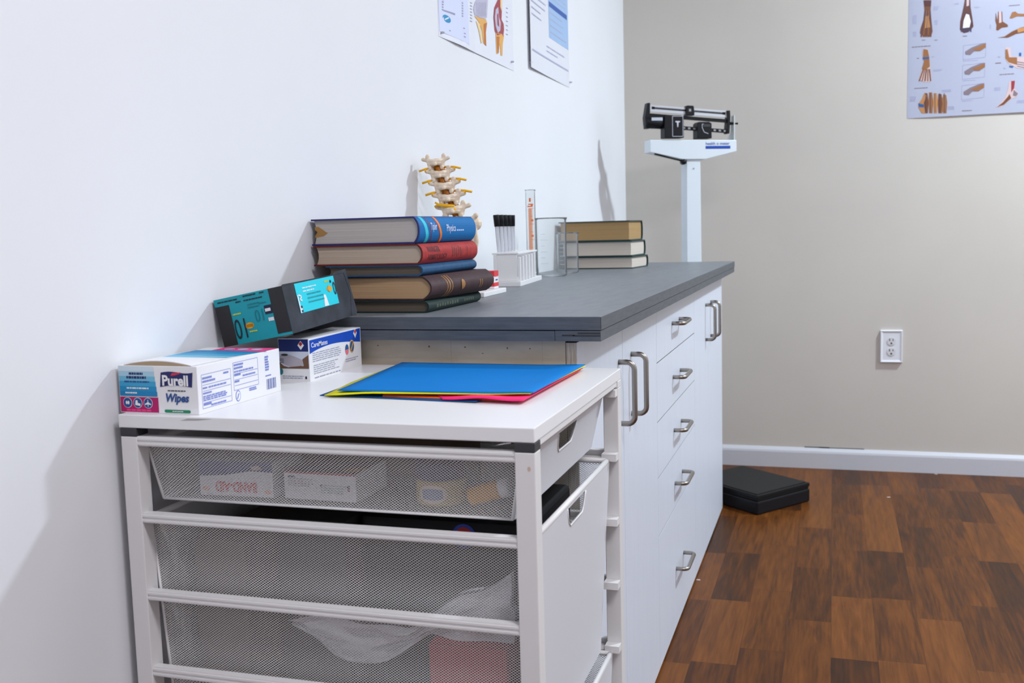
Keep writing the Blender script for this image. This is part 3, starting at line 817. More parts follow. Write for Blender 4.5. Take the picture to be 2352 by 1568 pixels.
def book(label, grp, corner, W, L, H, yaw, cover, page, bulge=.010, tb=.0028, rec=.004, deco=None, dm=(), pw=2.6, foreedge=None):
    """book lying flat: local x runs from fore-edge (-W) to spine joint (0), y along the spine, z up"""
    t = thing('book', label, 'book', corner, M.Rotation(yaw, 3, 'Z'), grp)
    def arc(z, b, h): 
        q = abs((z-H/2)/(h/2)); return b*max(0, 1-q**pw)
    N = 14
    zo = [H*k/N for k in range(N+1)]
    outer = [(-W, 0)]+[(arc(z, bulge, H), z) for z in zo]+[(-W, H)]
    zi = [tb+(H-2*tb)*k/N for k in range(N+1)]
    inner = [(-W, tb)]+[(arc(z, bulge-tb*.8, H-2*tb)-tb*.2, z) for z in zi]+[(-W, H-tb)]
    mb = MB(); vs = []
    for y in (0, L):
        for p in outer: vs.append((p[0], y, p[1]))
        for p in inner: vs.append((p[0], y, p[1]))
    K = len(outer); fs = []
    for i in range(K-1):
        fs.append((i, K+i, K+i+1, i+1)); o = 2*K
        fs.append((o+i, o+i+1, o+K+i+1, o+K+i))
        fs.append((i, i+1, o+i+1, o+i)); fs.append((K+i+1, K+i, o+K+i, o+K+i+1))
    fs.append((0, 2*K, 3*K, K)); fs.append((K-1, 2*K-1, 4*K-1, 3*K-1))
    mb.raw(vs, fs, 0)
    if deco:
        class D: pass
        d = D()
        def surf(y, z, l): return V((arc(z, bulge, H)+.0003*l, y, z))
        def band(y0, y1, m, z0=.03, z1=.97, slant=0, l=1):
            n = 12
            for k in range(n):
                za, zb = H*(z0+(z1-z0)*k/n), H*(z0+(z1-z0)*(k+1)/n); sa, sb = slant*(za/H-.5), slant*(zb/H-.5)
                mb.face([surf(y0+sa, za, l), surf(y1+sa, za, l), surf(y1+sb, zb, l), surf(y0+sb, zb, l)], m)
        d.band = band; d.H = H; d.L = L
        F = Face(mb, (0, 0, 0), (0, 1, 0), (0, 0, 1))
        d.text = lambda s, y, z, w, h, m, bold=0, shear=0: F.text(s, y, H*z, w, H*h, m, fn=lambda a, b_: surf(a, b_, 2.5), bold=bold, shear=shear)
        def oval(y, z, ry, rz, m, l=1):
            for k in range(10):
                q0, q1 = -1+.2*k, -.8+.2*k; w0, w1 = ry*math.sqrt(max(0, 1-q0*q0)), ry*math.sqrt(max(0, 1-q1*q1)); za, zb_ = H*(z+rz*q0), H*(z+rz*q1)
                mb.face([surf(y-w0, za, l), surf(y+w0, za, l), surf(y+w1, zb_, l), surf(y-w1, zb_, l)], m)
        d.oval = oval
        deco(d)
    obj('cover', mb, [cover]+list(dm), t, local=True)
    pgm = MB(); hp = H-2*tb; vs = []; n = 8
    ol = []
    for k in range(n+1):
        z = tb+hp*k/n; q = (z-H/2)/(hp/2); ol.append((-W+rec+.004*(1-q*q), z))
    orr = []
    for k in range(n+1):
        z = tb+hp*k/n; orr.append((arc(z, bulge-tb, hp)-tb*.4-.0006, z))
    for y in (rec, L-rec):
        for p in ol: vs.append((p[0], y, p[1]))
        for p in orr: vs.append((p[0], y, p[1]))
    K = n+1; fs = []
    for i in range(n):
        fs.append((i, K+i, K+i+1, i+1)); o = 2*K; fs.append((o+i, o+i+1, o+K+i+1, o+K+i))
        fs.append((i, i+1, o+i+1, o+i)); fs.append((K+i+1, K+i, o+K+i, o+K+i+1))
    fs.append((0, o, o+K, K)); fs.append((K-1, 2*K-1, o+2*K-1, o+K-1))
    pgm.raw(vs, fs, 0)
    if foreedge: foreedge(pgm, W, H)
    obj('page_block', pgm, [page, mat('torn brown paper', rgb(160, 118, 62), .7), gap_dark], t, local=True)
    return t


def cloth(name, c, k=.8): return noisy(name, c, (c[0]*k, c[1]*k, c[2]*k, 1), 90, .55, bump=.08, spec=.3)


G5 = 'textbooks stacked beside the glove boxes'
zb = ZT
gold = print_mat(150, 104, 50)
def d5(d): d.text('ORGANIC', .035, .30, .09, .42, 1); d.text('CHEMISTRY', .135, .32, .085, .40, 1)
def d5(d):
    for k in range(9): d.band(.035+.012*k, .043+.012*k, 1, .32+.02*(k % 3), .62-.03*(k % 2))
    for k in range(5): d.band(.17+.011*k, .176+.011*k, 1, .36, .6)
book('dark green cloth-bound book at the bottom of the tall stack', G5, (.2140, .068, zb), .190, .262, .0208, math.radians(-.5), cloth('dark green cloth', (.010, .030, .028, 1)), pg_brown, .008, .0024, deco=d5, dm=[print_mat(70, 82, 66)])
def d4(d):
    d.band(.062, .0655, 1, .06, .94); d.band(.071, .076, 1, .06, .94); d.band(.082, .0855, 1, .06, .94)
    d.oval(.128, .50, .008, .23, 1, 3.5); d.band(.205, .208, 1, .25, .62); d.band(.214, .2165, 1, .22, .62)
book('thick maroon book with gilt spine lines, second from the bottom of the tall stack', G5, (.2120, .068, zb+.0210), .185, .272, .0412, math.radians(-4.2), cloth('maroon cloth', (.055, .026, .030, 1), .75), pg_sand, .017, .003, deco=d4, dm=[gold], pw=2.2)
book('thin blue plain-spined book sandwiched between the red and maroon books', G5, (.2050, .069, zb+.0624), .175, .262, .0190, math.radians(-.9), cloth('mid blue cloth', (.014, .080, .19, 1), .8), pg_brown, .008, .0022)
def d2(d):
    d.band(.0005, .264, 2, .03, .97, 0, .5)
    d.text('WANGER', .022, .57, .055, .28, 1, .01); d.text('HEMATOLOGY', .025, .18, .085, .28, 1, .01)
    for k in range(5): d.band(.135+.010*k, .1385+.010*k, 1, .25+.05*(k % 2), .80-.06*(k % 3))
    d.band(.21, .2125, 1, .2, .75)
book('red book with dark faded spine lettering, second from the top of the tall stack', G5, (.2040, .068, zb+.0816), .196, .265, .0352, math.radians(-1.1), cloth('dark red cloth', (.13, .014, .012, 1), .8), pg_tan, .010, .0028, deco=d2, dm=[print_mat(92, 22, 26), cloth('red cloth', (.42, .030, .030, 1), .75)])
def d1(d):
    d.band(.0025, .2615, 6, .03, .97, 0, .5)
    d.band(.024, .036, 1, .02, .98, -.020); d.band(.044, .051, 2, .02, .98, -.020); d.band(.082, .0855, 3, .02, .98, -.024); d.band(.0855, .0935, 4, .02, .98, -.024)
    d.text('Tipler', .049, .40, .026, .36, 5, .015); d.text('Physics', .118, .33, .042, .36, 5, .015); [d.band(.166+.009*k, .173+.009*k, 5, .43, .48) for k in range(4)]
def torn(pgm, W, H):
    F = Face(pgm, (-W, .004, 0), (1, 0, 0), (0, 0, 1), .0003)
    F.poly([(.005, H*.30), (.005, H*.70), (.012, H*.72), (.022, H*.58), (.030, H*.47), (.022, H*.36), (.012, H*.33)], 1, 1); F.poly([(.005, H*.38), (.005, H*.60), (.010, H*.52)], 2, 2)
book('thick blue physics textbook with teal and orange spine stripes, on top of the tall stack', G5, (.1990, .069, zb+.1170), .195, .262, .0456, math.radians(-1.9), mat('navy cover boards', rgb(22, 28, 96), .4), pg_grey, .010, .0028, deco=d1,
     dm=[print_mat(30, 190, 210), print_mat(70, 60, 110), print_mat(120, 36, 50), print_mat(230, 120, 40), print_mat(190, 205, 240), mat('glossy blue spine', rgb(0, 104, 168), .5, 0, .2)], foreedge=torn)

# three green books at the back, fore-edges toward the camera, spines to the back wall
G3 = 'green books at the far end of the counter'
grn = cloth('bottle green cloth', (.020, .055, .055, 1), .8)
def backbook(label, x1, y0, z, H, page, W=.185, L=.252, yaw=-4.0):
    book(label, G3, (x1-L*0-.0, y0, z), W, L, H, math.radians(90+yaw), grn, page, .009, .0032, .005)
# local y runs toward -x after the quarter turn, local x from fore-edge (front) to spine (back)
def backcorner(xr, yf, yaw, W):
    a = math.radians(90+yaw); return (xr+W*math.cos(a), yf+W*math.sin(a))
for lab_, xr, z, H, page, yaw in (('green book with dull tan pages at the bottom of the back stack', .2575, ZT, .0395, pg_cream, -5.5), ('green book with pale pages in the middle of the back stack', .2555, ZT+.0398, .0495, pg_cream, -3.5), ('green book with ochre-brown pages on top of the back stack', .2500, ZT+.0896, .0645, pg_ochre, -2.5)):
    cx, cy = backcorner(xr, 1.725, yaw, .180)
    book(lab_, G3, (cx, cy, z), .180, .238, H, math.radians(90+yaw), grn, page, .010, .0034, .005)

# ================================================================== SPINE MODEL
sp = thing('spine_model', 'bone-coloured lumbar spine model with yellow nerves standing behind the tall book stack', 'anatomical model', (.128, .56, ZT))
def remeshed(name, mb, m, parent, vox=.0013, smooth=2):
    o = obj(name, mb, m, parent)
    r = o.modifiers.new('remesh', 'REMESH'); r.mode = 'VOXEL'; r.voxel_size = vox; r.use_smooth_shade = True
    s_ = o.modifiers.new('smooth', 'SMOOTH'); s_.factor = .5; s_.iterations = smooth
    return o
def axis_at(t):      # t 0 at the top vertebra, 1 at the sacrum
    return V((.049+.043*t, .565, 1.198-.120*t))
UZ = V((-.22, 0, .975)).normalized()
FACEDIR = V((.20, -.98, 0)).normalized()      # back of the spine looks toward the room and a little to the right
for k in range(5):
    t = k/4; c = axis_at(t*.86); sc = 1.12+.07*k
    up_ = ((axis_at(t*.86-.05)-axis_at(t*.86+.05)).normalized()*.25+V((.03, 0, 1))).normalized(); fy = (FACEDIR-up_*FACEDIR.dot(up_)).normalized(); rx = up_.cross(fy).normalized()*-1
    rx = fy.cross(up_).normalized()*-1
    def L(x, y, z): return c+(rx*x+fy*y)*sc+up_*z*1.05
    mb = MB()
    # body (far side), pedicles, laminae, processes
    mb.lathe([(0, -.0095), (.0155, -.0095), (.0162, -.007), (.0140, 0), (.0162, .007), (.0155, .0095), (0, .0095)], L(0, -.019, 0), 18, axis=up_)
    for s_ in (-1, 1):
        mb.tube([L(s_*.009, -.012, .003), L(s_*.0120, -.002, .003)], .0046*sc, 8)
        # facet pillar at the side, upper knob and lower tongue
        mb.tube([L(s_*.0128, .0015, -.0105), L(s_*.0132, .001, .000), L(s_*.0150, .0005, .0100)], [.0036*sc, .0052*sc, .0042*sc], 8)
        mb.ball(L(s_*.0158, .0010, .0128), (.0048*sc, .0036*sc, .0050*sc))
        mb.ball(L(s_*.0112, .0048, -.0105), (.0042*sc, .0034*sc, .0052*sc))
        # lamina plate sloping to the midline
        mb.tube([L(s_*.0120, .0020, .0035), L(s_*.0070, .0075, .0030), L(0, .0105, .0010)], [.0046*sc, .0046*sc, .0044*sc], 8)
        mb.tube([L(s_*.0115, .0030, -.0035), L(s_*.0060, .0085, -.0025), L(0, .0115, -.0025)], [.0042*sc, .0040*sc, .0040*sc], 8)
        mb.tube([L(s_*.0140, -.001, .004), L(s_*.0205, .000, .0055), L(s_*.0245, .001, .0075)], [.0040*sc, .0028*sc, .0036*sc], 8)      # transverse process
        mb.ball(L(s_*.0248, .001, .0080), (.0042*sc, .0034*sc, .0036*sc))
    mb.tube([L(0, .010, .000), L(0, .0140, -.004), L(0, .0150, -.0070)], [.0044*sc, .0036*sc, .0028*sc], 8)
    remeshed('vertebra', mb, bone, sp)
    nm = MB()
    for s_ in (-1, 1):
        if k in (1, 2, 3):
            nm.tube([L(s_*.004, -.004, .0150), L(s_*.016, -.002, .0150), L(s_*.026, .001, .0135), L(s_*.0385, .003, .0095)], .0019*sc, 8); nm.tube([L(s_*.026, .001, .0135), L(s_*.0268, .0035, .0075)], .0017*sc, 8)
    if k in (1, 2, 3): obj('nerve', nm, nerve_yel, sp)
    if k < 4: obj('disc', MB().lathe([(0, -.0030), (.0150, -.0030), (.0158, 0), (.0150, .0030), (0, .0030)], L(0, -.019, -.0135), 18, axis=up_), disc_brown, sp)
cord = MB().tube([axis_at(t)+FACEDIR*-.001 for t in (-.02, .2, .4, .6, .8, 1.0)], .0068, 10)
obj('spinal_cord', cord, disc_brown, sp)
nv = MB(); c = axis_at(.80)
nv.tube([c+V((.010, -.014, .0)), c+V((-.012, -.017, .003)), c+V((-.026, -.016, .005)), c+V((-.035, -.014, .001))], [.004, .0038, .0034, .0024], 8); nv.tube([c+V((-.024, -.016, .005)), c+V((-.033, -.017, .010))], .0022, 8)
nv.tube([c+V((.012, -.013, -.004)), c+V((.006, -.016, -.010))], .0045, 8)
obj('nerve', nv, nerve_yel, sp)
# sacrum
mb = MB(); c = axis_at(1.05)
for s_ in (-1, 1):
    mb.ball(c+V((s_*.028+.006, .006, -.008)), (.020, .014, .016)); mb.tube([c+V((s_*.020+.004, -.006, -.004)), c+V((s_*.034+.008, -.004, .008))], [.006, .005], 8); mb.ball(c+V((s_*.036+.008, -.004, .010)), .006)
    mb.tube([c+V((s_*.024+.006, .002, -.008)), c+V((s_*.016+.012, .0, -.05)), c+V((s_*.006+.024, .004, -.10))], [.010, .008, .006], 10)
mb.tube([c+V((.006, -.012, -.022)), c+V((.014, -.012, -.05)), c+V((.026, 0, -.11))], [.012, .010, .006], 10)
mb.tube([c+V((-.022, -.008, -.006)), c+V((-.008, -.014, .003)), c+V((.004, -.016, .005)), c+V((.018, -.014, .000)), c+V((.028, -.010, -.008))], .005, 8)
mb.tube([c+V((.028, -.004, -.004)), c+V((.040, -.002, -.012)), c+V((.043, 0, -.045)), c+V((.038, 0, -.07))], [.006, .004, .005, .004], 8)
remeshed('sacrum', mb, bone, sp, .0016)
e = axis_at(1.05)+V((.026, 0, -.108))
obj('stand', MB().lathe([(0, 0), (.038, 0), (.038, .006), (.034, .009), (.006, .010), (.0055, max(.02, e.z-ZT)), (0, max(.02, e.z-ZT))], (e.x, e.y, ZT), 28), plastic_white, sp)

# ================================================================== SMALL THINGS BEYOND THE BOOKS
def dred(b, w, d, h):
    for o_, u_, w_ in (((-w/2, -d/2, 0), (1, 0, 0), w), ((w/2, -d/2, 0), (0, 1, 0), d)):
        f = Face(b, o_, u_, (0, 0, 1), .0003); f.rect(0, h*.70, w_, h, 1); f.rect(0, h*.12, w_, h*.34, 1)
        for k in range(3): f.poly([(w_*(.1+.3*k), h*.70), (w_*(.2+.3*k), h*.64), (w_*(.3+.3*k), h*.70)], 1)
        f.lines(w_*.30, h*.44, w_*.5, h*.10, 1, 2, 2, .8, 71, .1)
    Face(b, (-w/2, -d/2, h), (1, 0, 0), (0, 1, 0), .0003).rect(0, 0, w, d, 1)
boxthing('tape_box', 'small red and white carton just past the maroon book spine', 'box', .142, .176, .555, .590, ZT+.0105, ZT+.048, [card_white, print_mat(222, 50, 60), print_mat(60, 66, 130)], .05, dred)
boxthing('tray', 'flat white tray under the small red and white carton', 'tray', .140, .192, .435, .600, ZT, ZT+.0102, [plastic_white], .03, part='tray_body', bevel=.0015)

# test tube rack
rk = thing('test_tube_rack', 'white plastic test tube rack standing on the counter left of the glass cylinder', 'rack', (.110, .95, ZT), M.Rotation(math.radians(6), 3, 'Z'))
RWd, RL = .062, .30
def RB(n, x0, x1, y0, y1, z0, z1, bev=.0012): return obj(n, MB().box(x0, x1, y0, y1, z0, z1), plastic_white, rk, bev, local=True)
RB('base', -RWd/2, RWd/2+.004, -RL/2, RL/2, 0, .012)
tp = MB(); tp.box(-RWd/2-.004, -RWd/2+.012, -RL/2+.01, RL/2-.03, .0765, .081); tp.box(RWd/2-.020, RWd/2-.002, -RL/2+.01, RL/2-.03, .0765, .081)
for k in range(7): tp.box(-RWd/2+.012, RWd/2-.020, -RL/2+.01+.0367*k, -RL/2+.0185+.0367*k, .0765, .081)
tp.box(-RWd/2+.012, RWd/2-.020, RL/2-.038, RL/2-.03, .0765, .081)
obj('top_shelf', tp, plastic_white, rk, .0008, local=True)
RB('end_panel', -RWd/2+.002, RWd/2-.006, -RL/2+.012, -RL/2+.016, .012, .0765); RB('end_panel', -RWd/2+.002, RWd/2-.006, RL/2-.045, RL/2-.041, .012, .0765)
RB('end_post', -RWd/2-.001, -RWd/2+.007, -RL/2+.009, -RL/2+.013, .012, .0765)
for k in range(6): RB('peg', RWd/2-.004, RWd/2+.002, -RL/2+.012+.040*k, -RL/2+.022+.040*k, .012, .070+.001*k)
tubes = None
for k in range(5):
    loc = rk.matrix_world @ V((-.016, -RL/2+.0285+.0367*k, .0125))
    R_ = M.Rotation(math.radians((-3.6, -2.4, -1.6, -.6, .2)[k]), 3, 'Y') @ M.Rotation(math.radians(1.0), 3, 'X')
    lab_ = ['nearest', 'second nearest', 'middle', 'second farthest', 'farthest'][k]
    if tubes is None:
        tt = thing('test_tube', '', 'test tube', loc, R_, 'black-capped tubes in the white rack')
        obj('glass_tube', MB().lathe([(0, .0003), (.003, .0006), (.0052, .004), (.0052, .131), (.0046, .131), (.0046, .0045), (0, .002)], (0, 0, 0), 16), thin_glass('thin tube plastic', (.96, .96, .98, 1), .22), tt, local=True)
        obj('cap', MB().lathe([(0, .1312), (.0066, .1312), (.0074, .158), (.0066, .1595), (0, .1595)], (0, 0, 0), 16), black_pl, tt, local=True)
        tubes = tt
    else:
        tt = tubes.copy(); COL.objects.link(tt); tt.matrix_world = M.Translation(loc) @ R_.to_4x4()
        for ch in list(tubes.children):
            c2 = ch.copy(); COL.objects.link(c2); c2.parent = tt
    tt['label'] = 'black-capped test tube in the white rack, %s of the five to the camera' % lab_

# graduated cylinder
gc = thing('graduated_cylinder', 'tall clear graduated cylinder with orange markings beside the beakers', 'graduated cylinder', (.083, 1.17, ZT))
cx, cy = .083, 1.17; r = .0130
obj('tube', MB().lathe([(0, .012), (r-.002, .012), (r, .015), (r, .236), (r+.002, .2405), (r+.0014, .2412), (r-.0014, .237), (r-.0014, .018), (0, .0165)], (cx, cy, ZT), 28), glass, gc)
obj('base', MB().lathe([(0, 0), (.029, 0), (.030, .002), (.029, .005), (.012, .009), (.009, .0118), (0, .0118)], (cx, cy, ZT), 6, smooth=False), plastic_frost, gc)
mk = MB(); og = print_mat(232, 120, 60); ol_ = print_mat(240, 176, 140)
def arcpatch(a0, a1, z0, z1, m, rr=.0003):
    n = max(1, int((a1-a0)/.2))
    for i in range(n):
        p, q = a0+(a1-a0)*i/n, a0+(a1-a0)*(i+1)/n
        mk.face([(cx+(r+rr)*math.cos(a), cy+(r+rr)*math.sin(a), ZT+z) for a, z in ((p, z0), (q, z0), (q, z1), (p, z1))], m)
ac = -PI/2+.1
arcpatch(ac-.30, ac+.55, .026, .190, 1, .0002)
for k in range(41):
    z = .022+.0042*k; w = .75 if k % 10 == 0 else (.55 if k % 5 == 0 else .36)
    arcpatch(ac-.25, ac-.25+w*1.5, z, z+.0012, 0)
for k in range(5): arcpatch(ac+.25, ac+.75, .030+.042*k, .0355+.042*k, 0)
arcpatch(ac-.5, ac+.65, .1945, .198, 0); arcpatch(ac-.3, ac+.5, .2005, .2035, 0); arcpatch(ac-.12, ac+.28, .2085, .2185, 0)
obj('scale_marking', mk, [og, print_mat(240, 184, 154)], gc)

def beaker(label, x, y, rad, hh_, grad=True):
    t = thing('beaker', label, 'beaker', (x, y, ZT), None, 'glass beakers on the counter')
    obj('glass_wall', MB().lathe([(0, .0002), (rad-.006, .0002), (rad-.001, .003), (rad, .008), (rad, hh_-.008), (rad+.0035, hh_-.001), (rad+.003, hh_), (rad-.002, hh_-.007), (rad-.0019, .009), (rad-.006, .0045), (0, .0042)], (x, y, ZT), 40), glass, t)
    mk_ = MB()
    for k in range(6):
        z = hh_*(.22+.10*k)
        for i in range(4 if k % 2 else 6):
            a0 = -PI/2-.5+i*.09; a1 = a0+.09
            mk_.face([(x+(rad+.0003)*math.cos(a), y+(rad+.0003)*math.sin(a), ZT+zz) for a, zz in ((a0, z), (a1, z), (a1, z+.0012), (a0, z+.0012))])
    obj('scale_marking', mk_, mat('white enamel print', (.8, .82, .82, 1), .5), t)
    return t
beaker('large clear glass beaker right of the graduated cylinder', .104, 1.30, .0435, .1655)
beaker('small clear glass beaker in front of the green books', .1065, 1.475, .033, .1225)

# ================================================================== SCALE
PSI = math.radians(30)
sc_ = thing('physician_scale', 'white and black physician balance beam scale standing on the floor beyond the counter', 'scale', (.36, 2.47, 0), M.Rotation(PSI, 3, 'Z'))
RSC = RM[sc_.name]
# platform (its own corners, surveyed on the floor)
PF = [V((.617, 2.165, 0)), V((.793, 2.400, 0)), V((.525, 2.632, 0)), V((.349, 2.397, 0))]
cen = (PF[0]+PF[1]+PF[2]+PF[3])/4
def ring(k, z): return [cen+(p-cen)*k+V((0, 0, z)) for p in PF]
obj('platform_base', MB().hexa(ring(1.005, .0), ring(1.005, .050)), black_pl, sc_, .006)
obj('platform_top', MB().hexa(ring(.985, .0502), ring(.985, .0575)).hexa(ring(1.0, .0575), ring(1.0, .0725)), mat('black enamel', (.008, .008, .009, 1), .5, 0, .25), sc_, .003)
obj('tread_mat', MB().hexa(ring(.93, .0726), ring(.93, .0750)), black_mat, sc_, .001)
lc = [RSC @ V(p) for p in ((-.045, -.04, 0), (.045, -.04, 0), (.045, .075, 0), (-.045, .075, 0))]
obj('column_foot', MB().hexa(lc, [p+V((0, 0, .06)) for p in lc]), black_pl, sc_, .004)
col = MB()
for z0, z1, w0, w1 in ((.06, 1.30, .0340, .0285),):
    col.hexa([(-w0, .0, z0), (w0, .0, z0), (w0, .062, z0), (-w0, .062, z0)], [(-w1, .004, z1), (w1, .004, z1), (w1, .062, z1), (-w1, .062, z1)])
Face(col, (0, .0028, 1.262), (1, 0, 0), (0, 0, 1), .0006).disc(0, 0, .003, 1, n=10)
obj('column', col, [scale_white, mat('screw grey', (.3, .3, .32, 1), .4)], sc_, .0025, local=True)
hd = MB()
prof = [(-.1785, 1.325), (-.046, 1.2962), (.0465, 1.2958), (.1745, 1.324), (.1745, 1.368), (-.1785, 1.371)]
hd.prism([(a, -.004, z) for a, z in prof], (0, .062, 0))
obj('beam_housing', hd, scale_white, sc_, .0025, local=True)
lb = MB(); F = Face(lb, (0, -.0042, 0), (1, 0, 0), (0, 0, 1), .0004)
F.rect(.046, 1.3352, .148, 1.3462, 0); F.text('health o meter', .047, 1.3500, .098, .0105, 0, 1, .012)
obj('label', lb, [blue_label], sc_, local=True)
obj('lever', MB().tube([(-.160, -.002, 1.3185), (-.046, -.002, 1.2905)], .0035, 8), black_pl, sc_, local=True)
obj('knob', MB().lathe([(0, -.012), (.009, -.012), (.0105, -.006), (.0105, .010), (0, .010)], (-.044, -.002, 1.2870), 16, axis=(0, 1, 0)), black_pl, sc_, local=True)
TL = math.atan2(-.0232, .314)
def bz(s, z0): return z0+math.tan(TL)*s
def beam(n, s0, s1, zc, hh_, y0, y1, m, mats):
    b_ = MB(); b_.hexa([(s0, y0, bz(s0, zc)-hh_), (s1, y0, bz(s1, zc)-hh_), (s1, y1, bz(s1, zc)-hh_), (s0, y1, bz(s0, zc)-hh_)], [(s0, y0, bz(s0, zc)+hh_), (s1, y0, bz(s1, zc)+hh_), (s1, y1, bz(s1, zc)+hh_), (s0, y1, bz(s0, zc)+hh_)], 0)
    return b_
yb0, yb1 = .012, .020
b_ = beam('', -.172, .142, 1.4775, .0125, yb0, yb1, 0, 0)
F = Face(b_, (0, yb0, 0), (1, 0, math.tan(TL)), (0, 0, 1), .0004)
F.n = V((0, -1, 0))
for k in range(48):
    a = -.160+.0061*k; F.poly([(a, 1.4755), (a+.0042, 1.4755), (a+.0042, 1.4835), (a, 1.4835)], 1)
F.rect(-.162, 1.4770, .132, 1.4800, 1); F.rect(-.165, 1.4745, -.154, 1.4845, 1); F.rect(.125, 1.4745, .136, 1.4845, 1)
obj('upper_beam', b_, [mat('silver beam', (.62, .64, .68, 1), .35, .6), black_pl], sc_, local=True)
obj('middle_bar', beam('', -.17, .150, 1.4520, .0062, .010, .022, 0, 0), black_pl, sc_, local=True)
b_ = beam('', -.05, .150, 1.4130, .0068, .010, .020, 0, 0)
F = Face(b_, (0, .010, 0), (1, 0, math.tan(TL)), (0, 0, 1), .0004); F.n = V((0, -1, 0))
for k in range(9): F.rect(-.04+.021*k, 1.4100, -.031+.021*k, 1.4165, 1)
obj('lower_beam', b_, [black_pl, mat('notch grey', (.35, .36, .38, 1), .4)], sc_, local=True)
br = MB().prism([(-.1835, .004, 1.509), (-.1725, .004, 1.509), (-.1735, .004, 1.470), (-.1735, .004, 1.414), (-.190, .004, 1.414), (-.1935, .004, 1.455)], (0, .030, 0))
obj('beam_bracket', br, black_pl, sc_, .001, local=True)
br = MB().prism([(.1400, .004, 1.4805), (.1515, .004, 1.4805), (.1530, .004, 1.455), (.1490, .004, 1.393), (.1375, .004, 1.393), (.1385, .004, 1.412), (.1425, .004, 1.450)], (0, .030, 0))
obj('beam_bracket', br, black_pl, sc_, .001, local=True)
cw = MB().lathe([(0, 0), (.0205, 0), (.0225, .003), (.0225, .066), (.019, .070), (0, .070)], (-.1905, .016, 1.4380), 20, axis=(1, 0, -.05)); 
obj('counterweight', cw, black_pl, sc_, local=True)
obj('weight_plate', MB().box(-.172, -.128, -.0075, -.006, 1.442, 1.4535), mat('pale sticker', (.5, .55, .62, 1), .4), sc_, local=True)
for s0, s1, z0, z1, yy in ((-.122, -.0445, 1.3770, 1.4610, -.012), (.012, .0705, 1.3745, 1.4370, -.008)):
    p = MB().prism([(s0, yy, z0), (s1, yy, z0), (s1, yy, z1-.006), (s1-.010, yy, z1), (s0+.008, yy, z1), (s0, yy, z1-.006)], (0, .046, 0))
    po = obj('poise', p, black_pl, sc_, .002, local=True)
    q = MB(); F = Face(q, (0, yy, 0), (1, 0, 0), (0, 0, 1), .0006)
    if s0 < 0:
        a0, a1, c0_, c1_ = -.0915, -.0480, 1.3815, 1.4580
        for w in ((a0, c0_, a1, c0_+.0016), (a0, c1_-.0016, a1, c1_), (a0, c0_, a0+.0016, c1_), (a1-.0016, c0_, a1, c1_)): F.rect(*w, 0)
        F.poly([(-.079, 1.4395), (-.0605, 1.4395), (-.0605, 1.4355), (-.0665, 1.4340), (-.0680, 1.4170), (-.0715, 1.4170), (-.0730, 1.4340), (-.079, 1.4355)], 0)
    else:
        F.stroke([(.037, 1.428), (.031, 1.428), (.031, 1.415), (.039, 1.398), (.056, 1.392)], .0018, 0)
        F.rect(.035, 1.418, .064, 1.4275, 1)
    obj('plate_marking', q, [mat('silver outline', (.62, .63, .72, 1), .4), cap_dark], po, local=True)
po = obj('poise', MB().prism([(-.0285, .004, 1.462), (.0045, .004, 1.462), (.0055, .004, 1.470), (.0035, .004, 1.493), (.001, .004, 1.4985), (-.024, .004, 1.4995), (-.028, .004, 1.494)], (0, .026, 0)), black_pl, sc_, .001, local=True)
q = MB(); F = Face(q, (-.018, .004, 1.476), (1, 0, 0), (0, 0, 1), .0006); F.rect(0, 0, .010, .011, 0); F.rect(.002, .002, .008, .009, 1, 2)
obj('plate_marking', q, [mat('grey window', (.22, .22, .23, 1), .4), mat('grey window inner', (.4, .4, .42, 1), .4)], po, local=True)
obj('pointer', MB().tube([(.150, .018, 1.4330), (.187, .018, 1.4320)], [.007, .0025], 10).ball((.187, .018, 1.432), .0042), black_pl, sc_, local=True)
ps = MB(); ps.box(.170, .1735, .010, .028, 1.367, 1.463); ps.box(.150, .1735, .010, .028, 1.367, 1.400) if False else None
ps.prism([(.1490, .030, 1.368), (.1735, .030, 1.368), (.1735, .030, 1.462), (.1690, .030, 1.462), (.1660, .030, 1.400)], (0, .003, 0))
obj('pointer_guide', ps, mat('clear grey plastic', (.62, .66, .66, 1), .3), sc_, local=True)

# ================================================================== POSTERS
paper_w = mat('coated poster paper', (.80, .82, .90, 1), .25)
gloss_w = mat('glossy laminated poster', (.43, .445, .55, 1), .13, spec=.6)


def L2(px, py, o):      # photo point on the left wall -> (y, z) relative to poster corner o
    p = hit(px, py, 0, 0); return (p.y-o[0], p.z-o[1])


def B2(px, py, o):
    p = hit(px, py, 1, YB); return (p.x-o[0], p.z-o[1])


def drape(mb, start, ax, sgn, o, w, h, lift):
    """bend flat printing onto the curl of its sheet; the printed layer keeps its tiny offset"""
    ua = 1 if ax == 0 else 0
    for k in range(start, len(mb.v)):
        p = mb.v[k].copy(); u = max(0, min(1, (p[ua]-o[0])/w)); j = max(0, min(1, (p.z-o[1])/h))
        p[ax] += sgn*(lift(u, 0)*(1-j)+lift(u, 1)*j)
        mb.v[k] = p


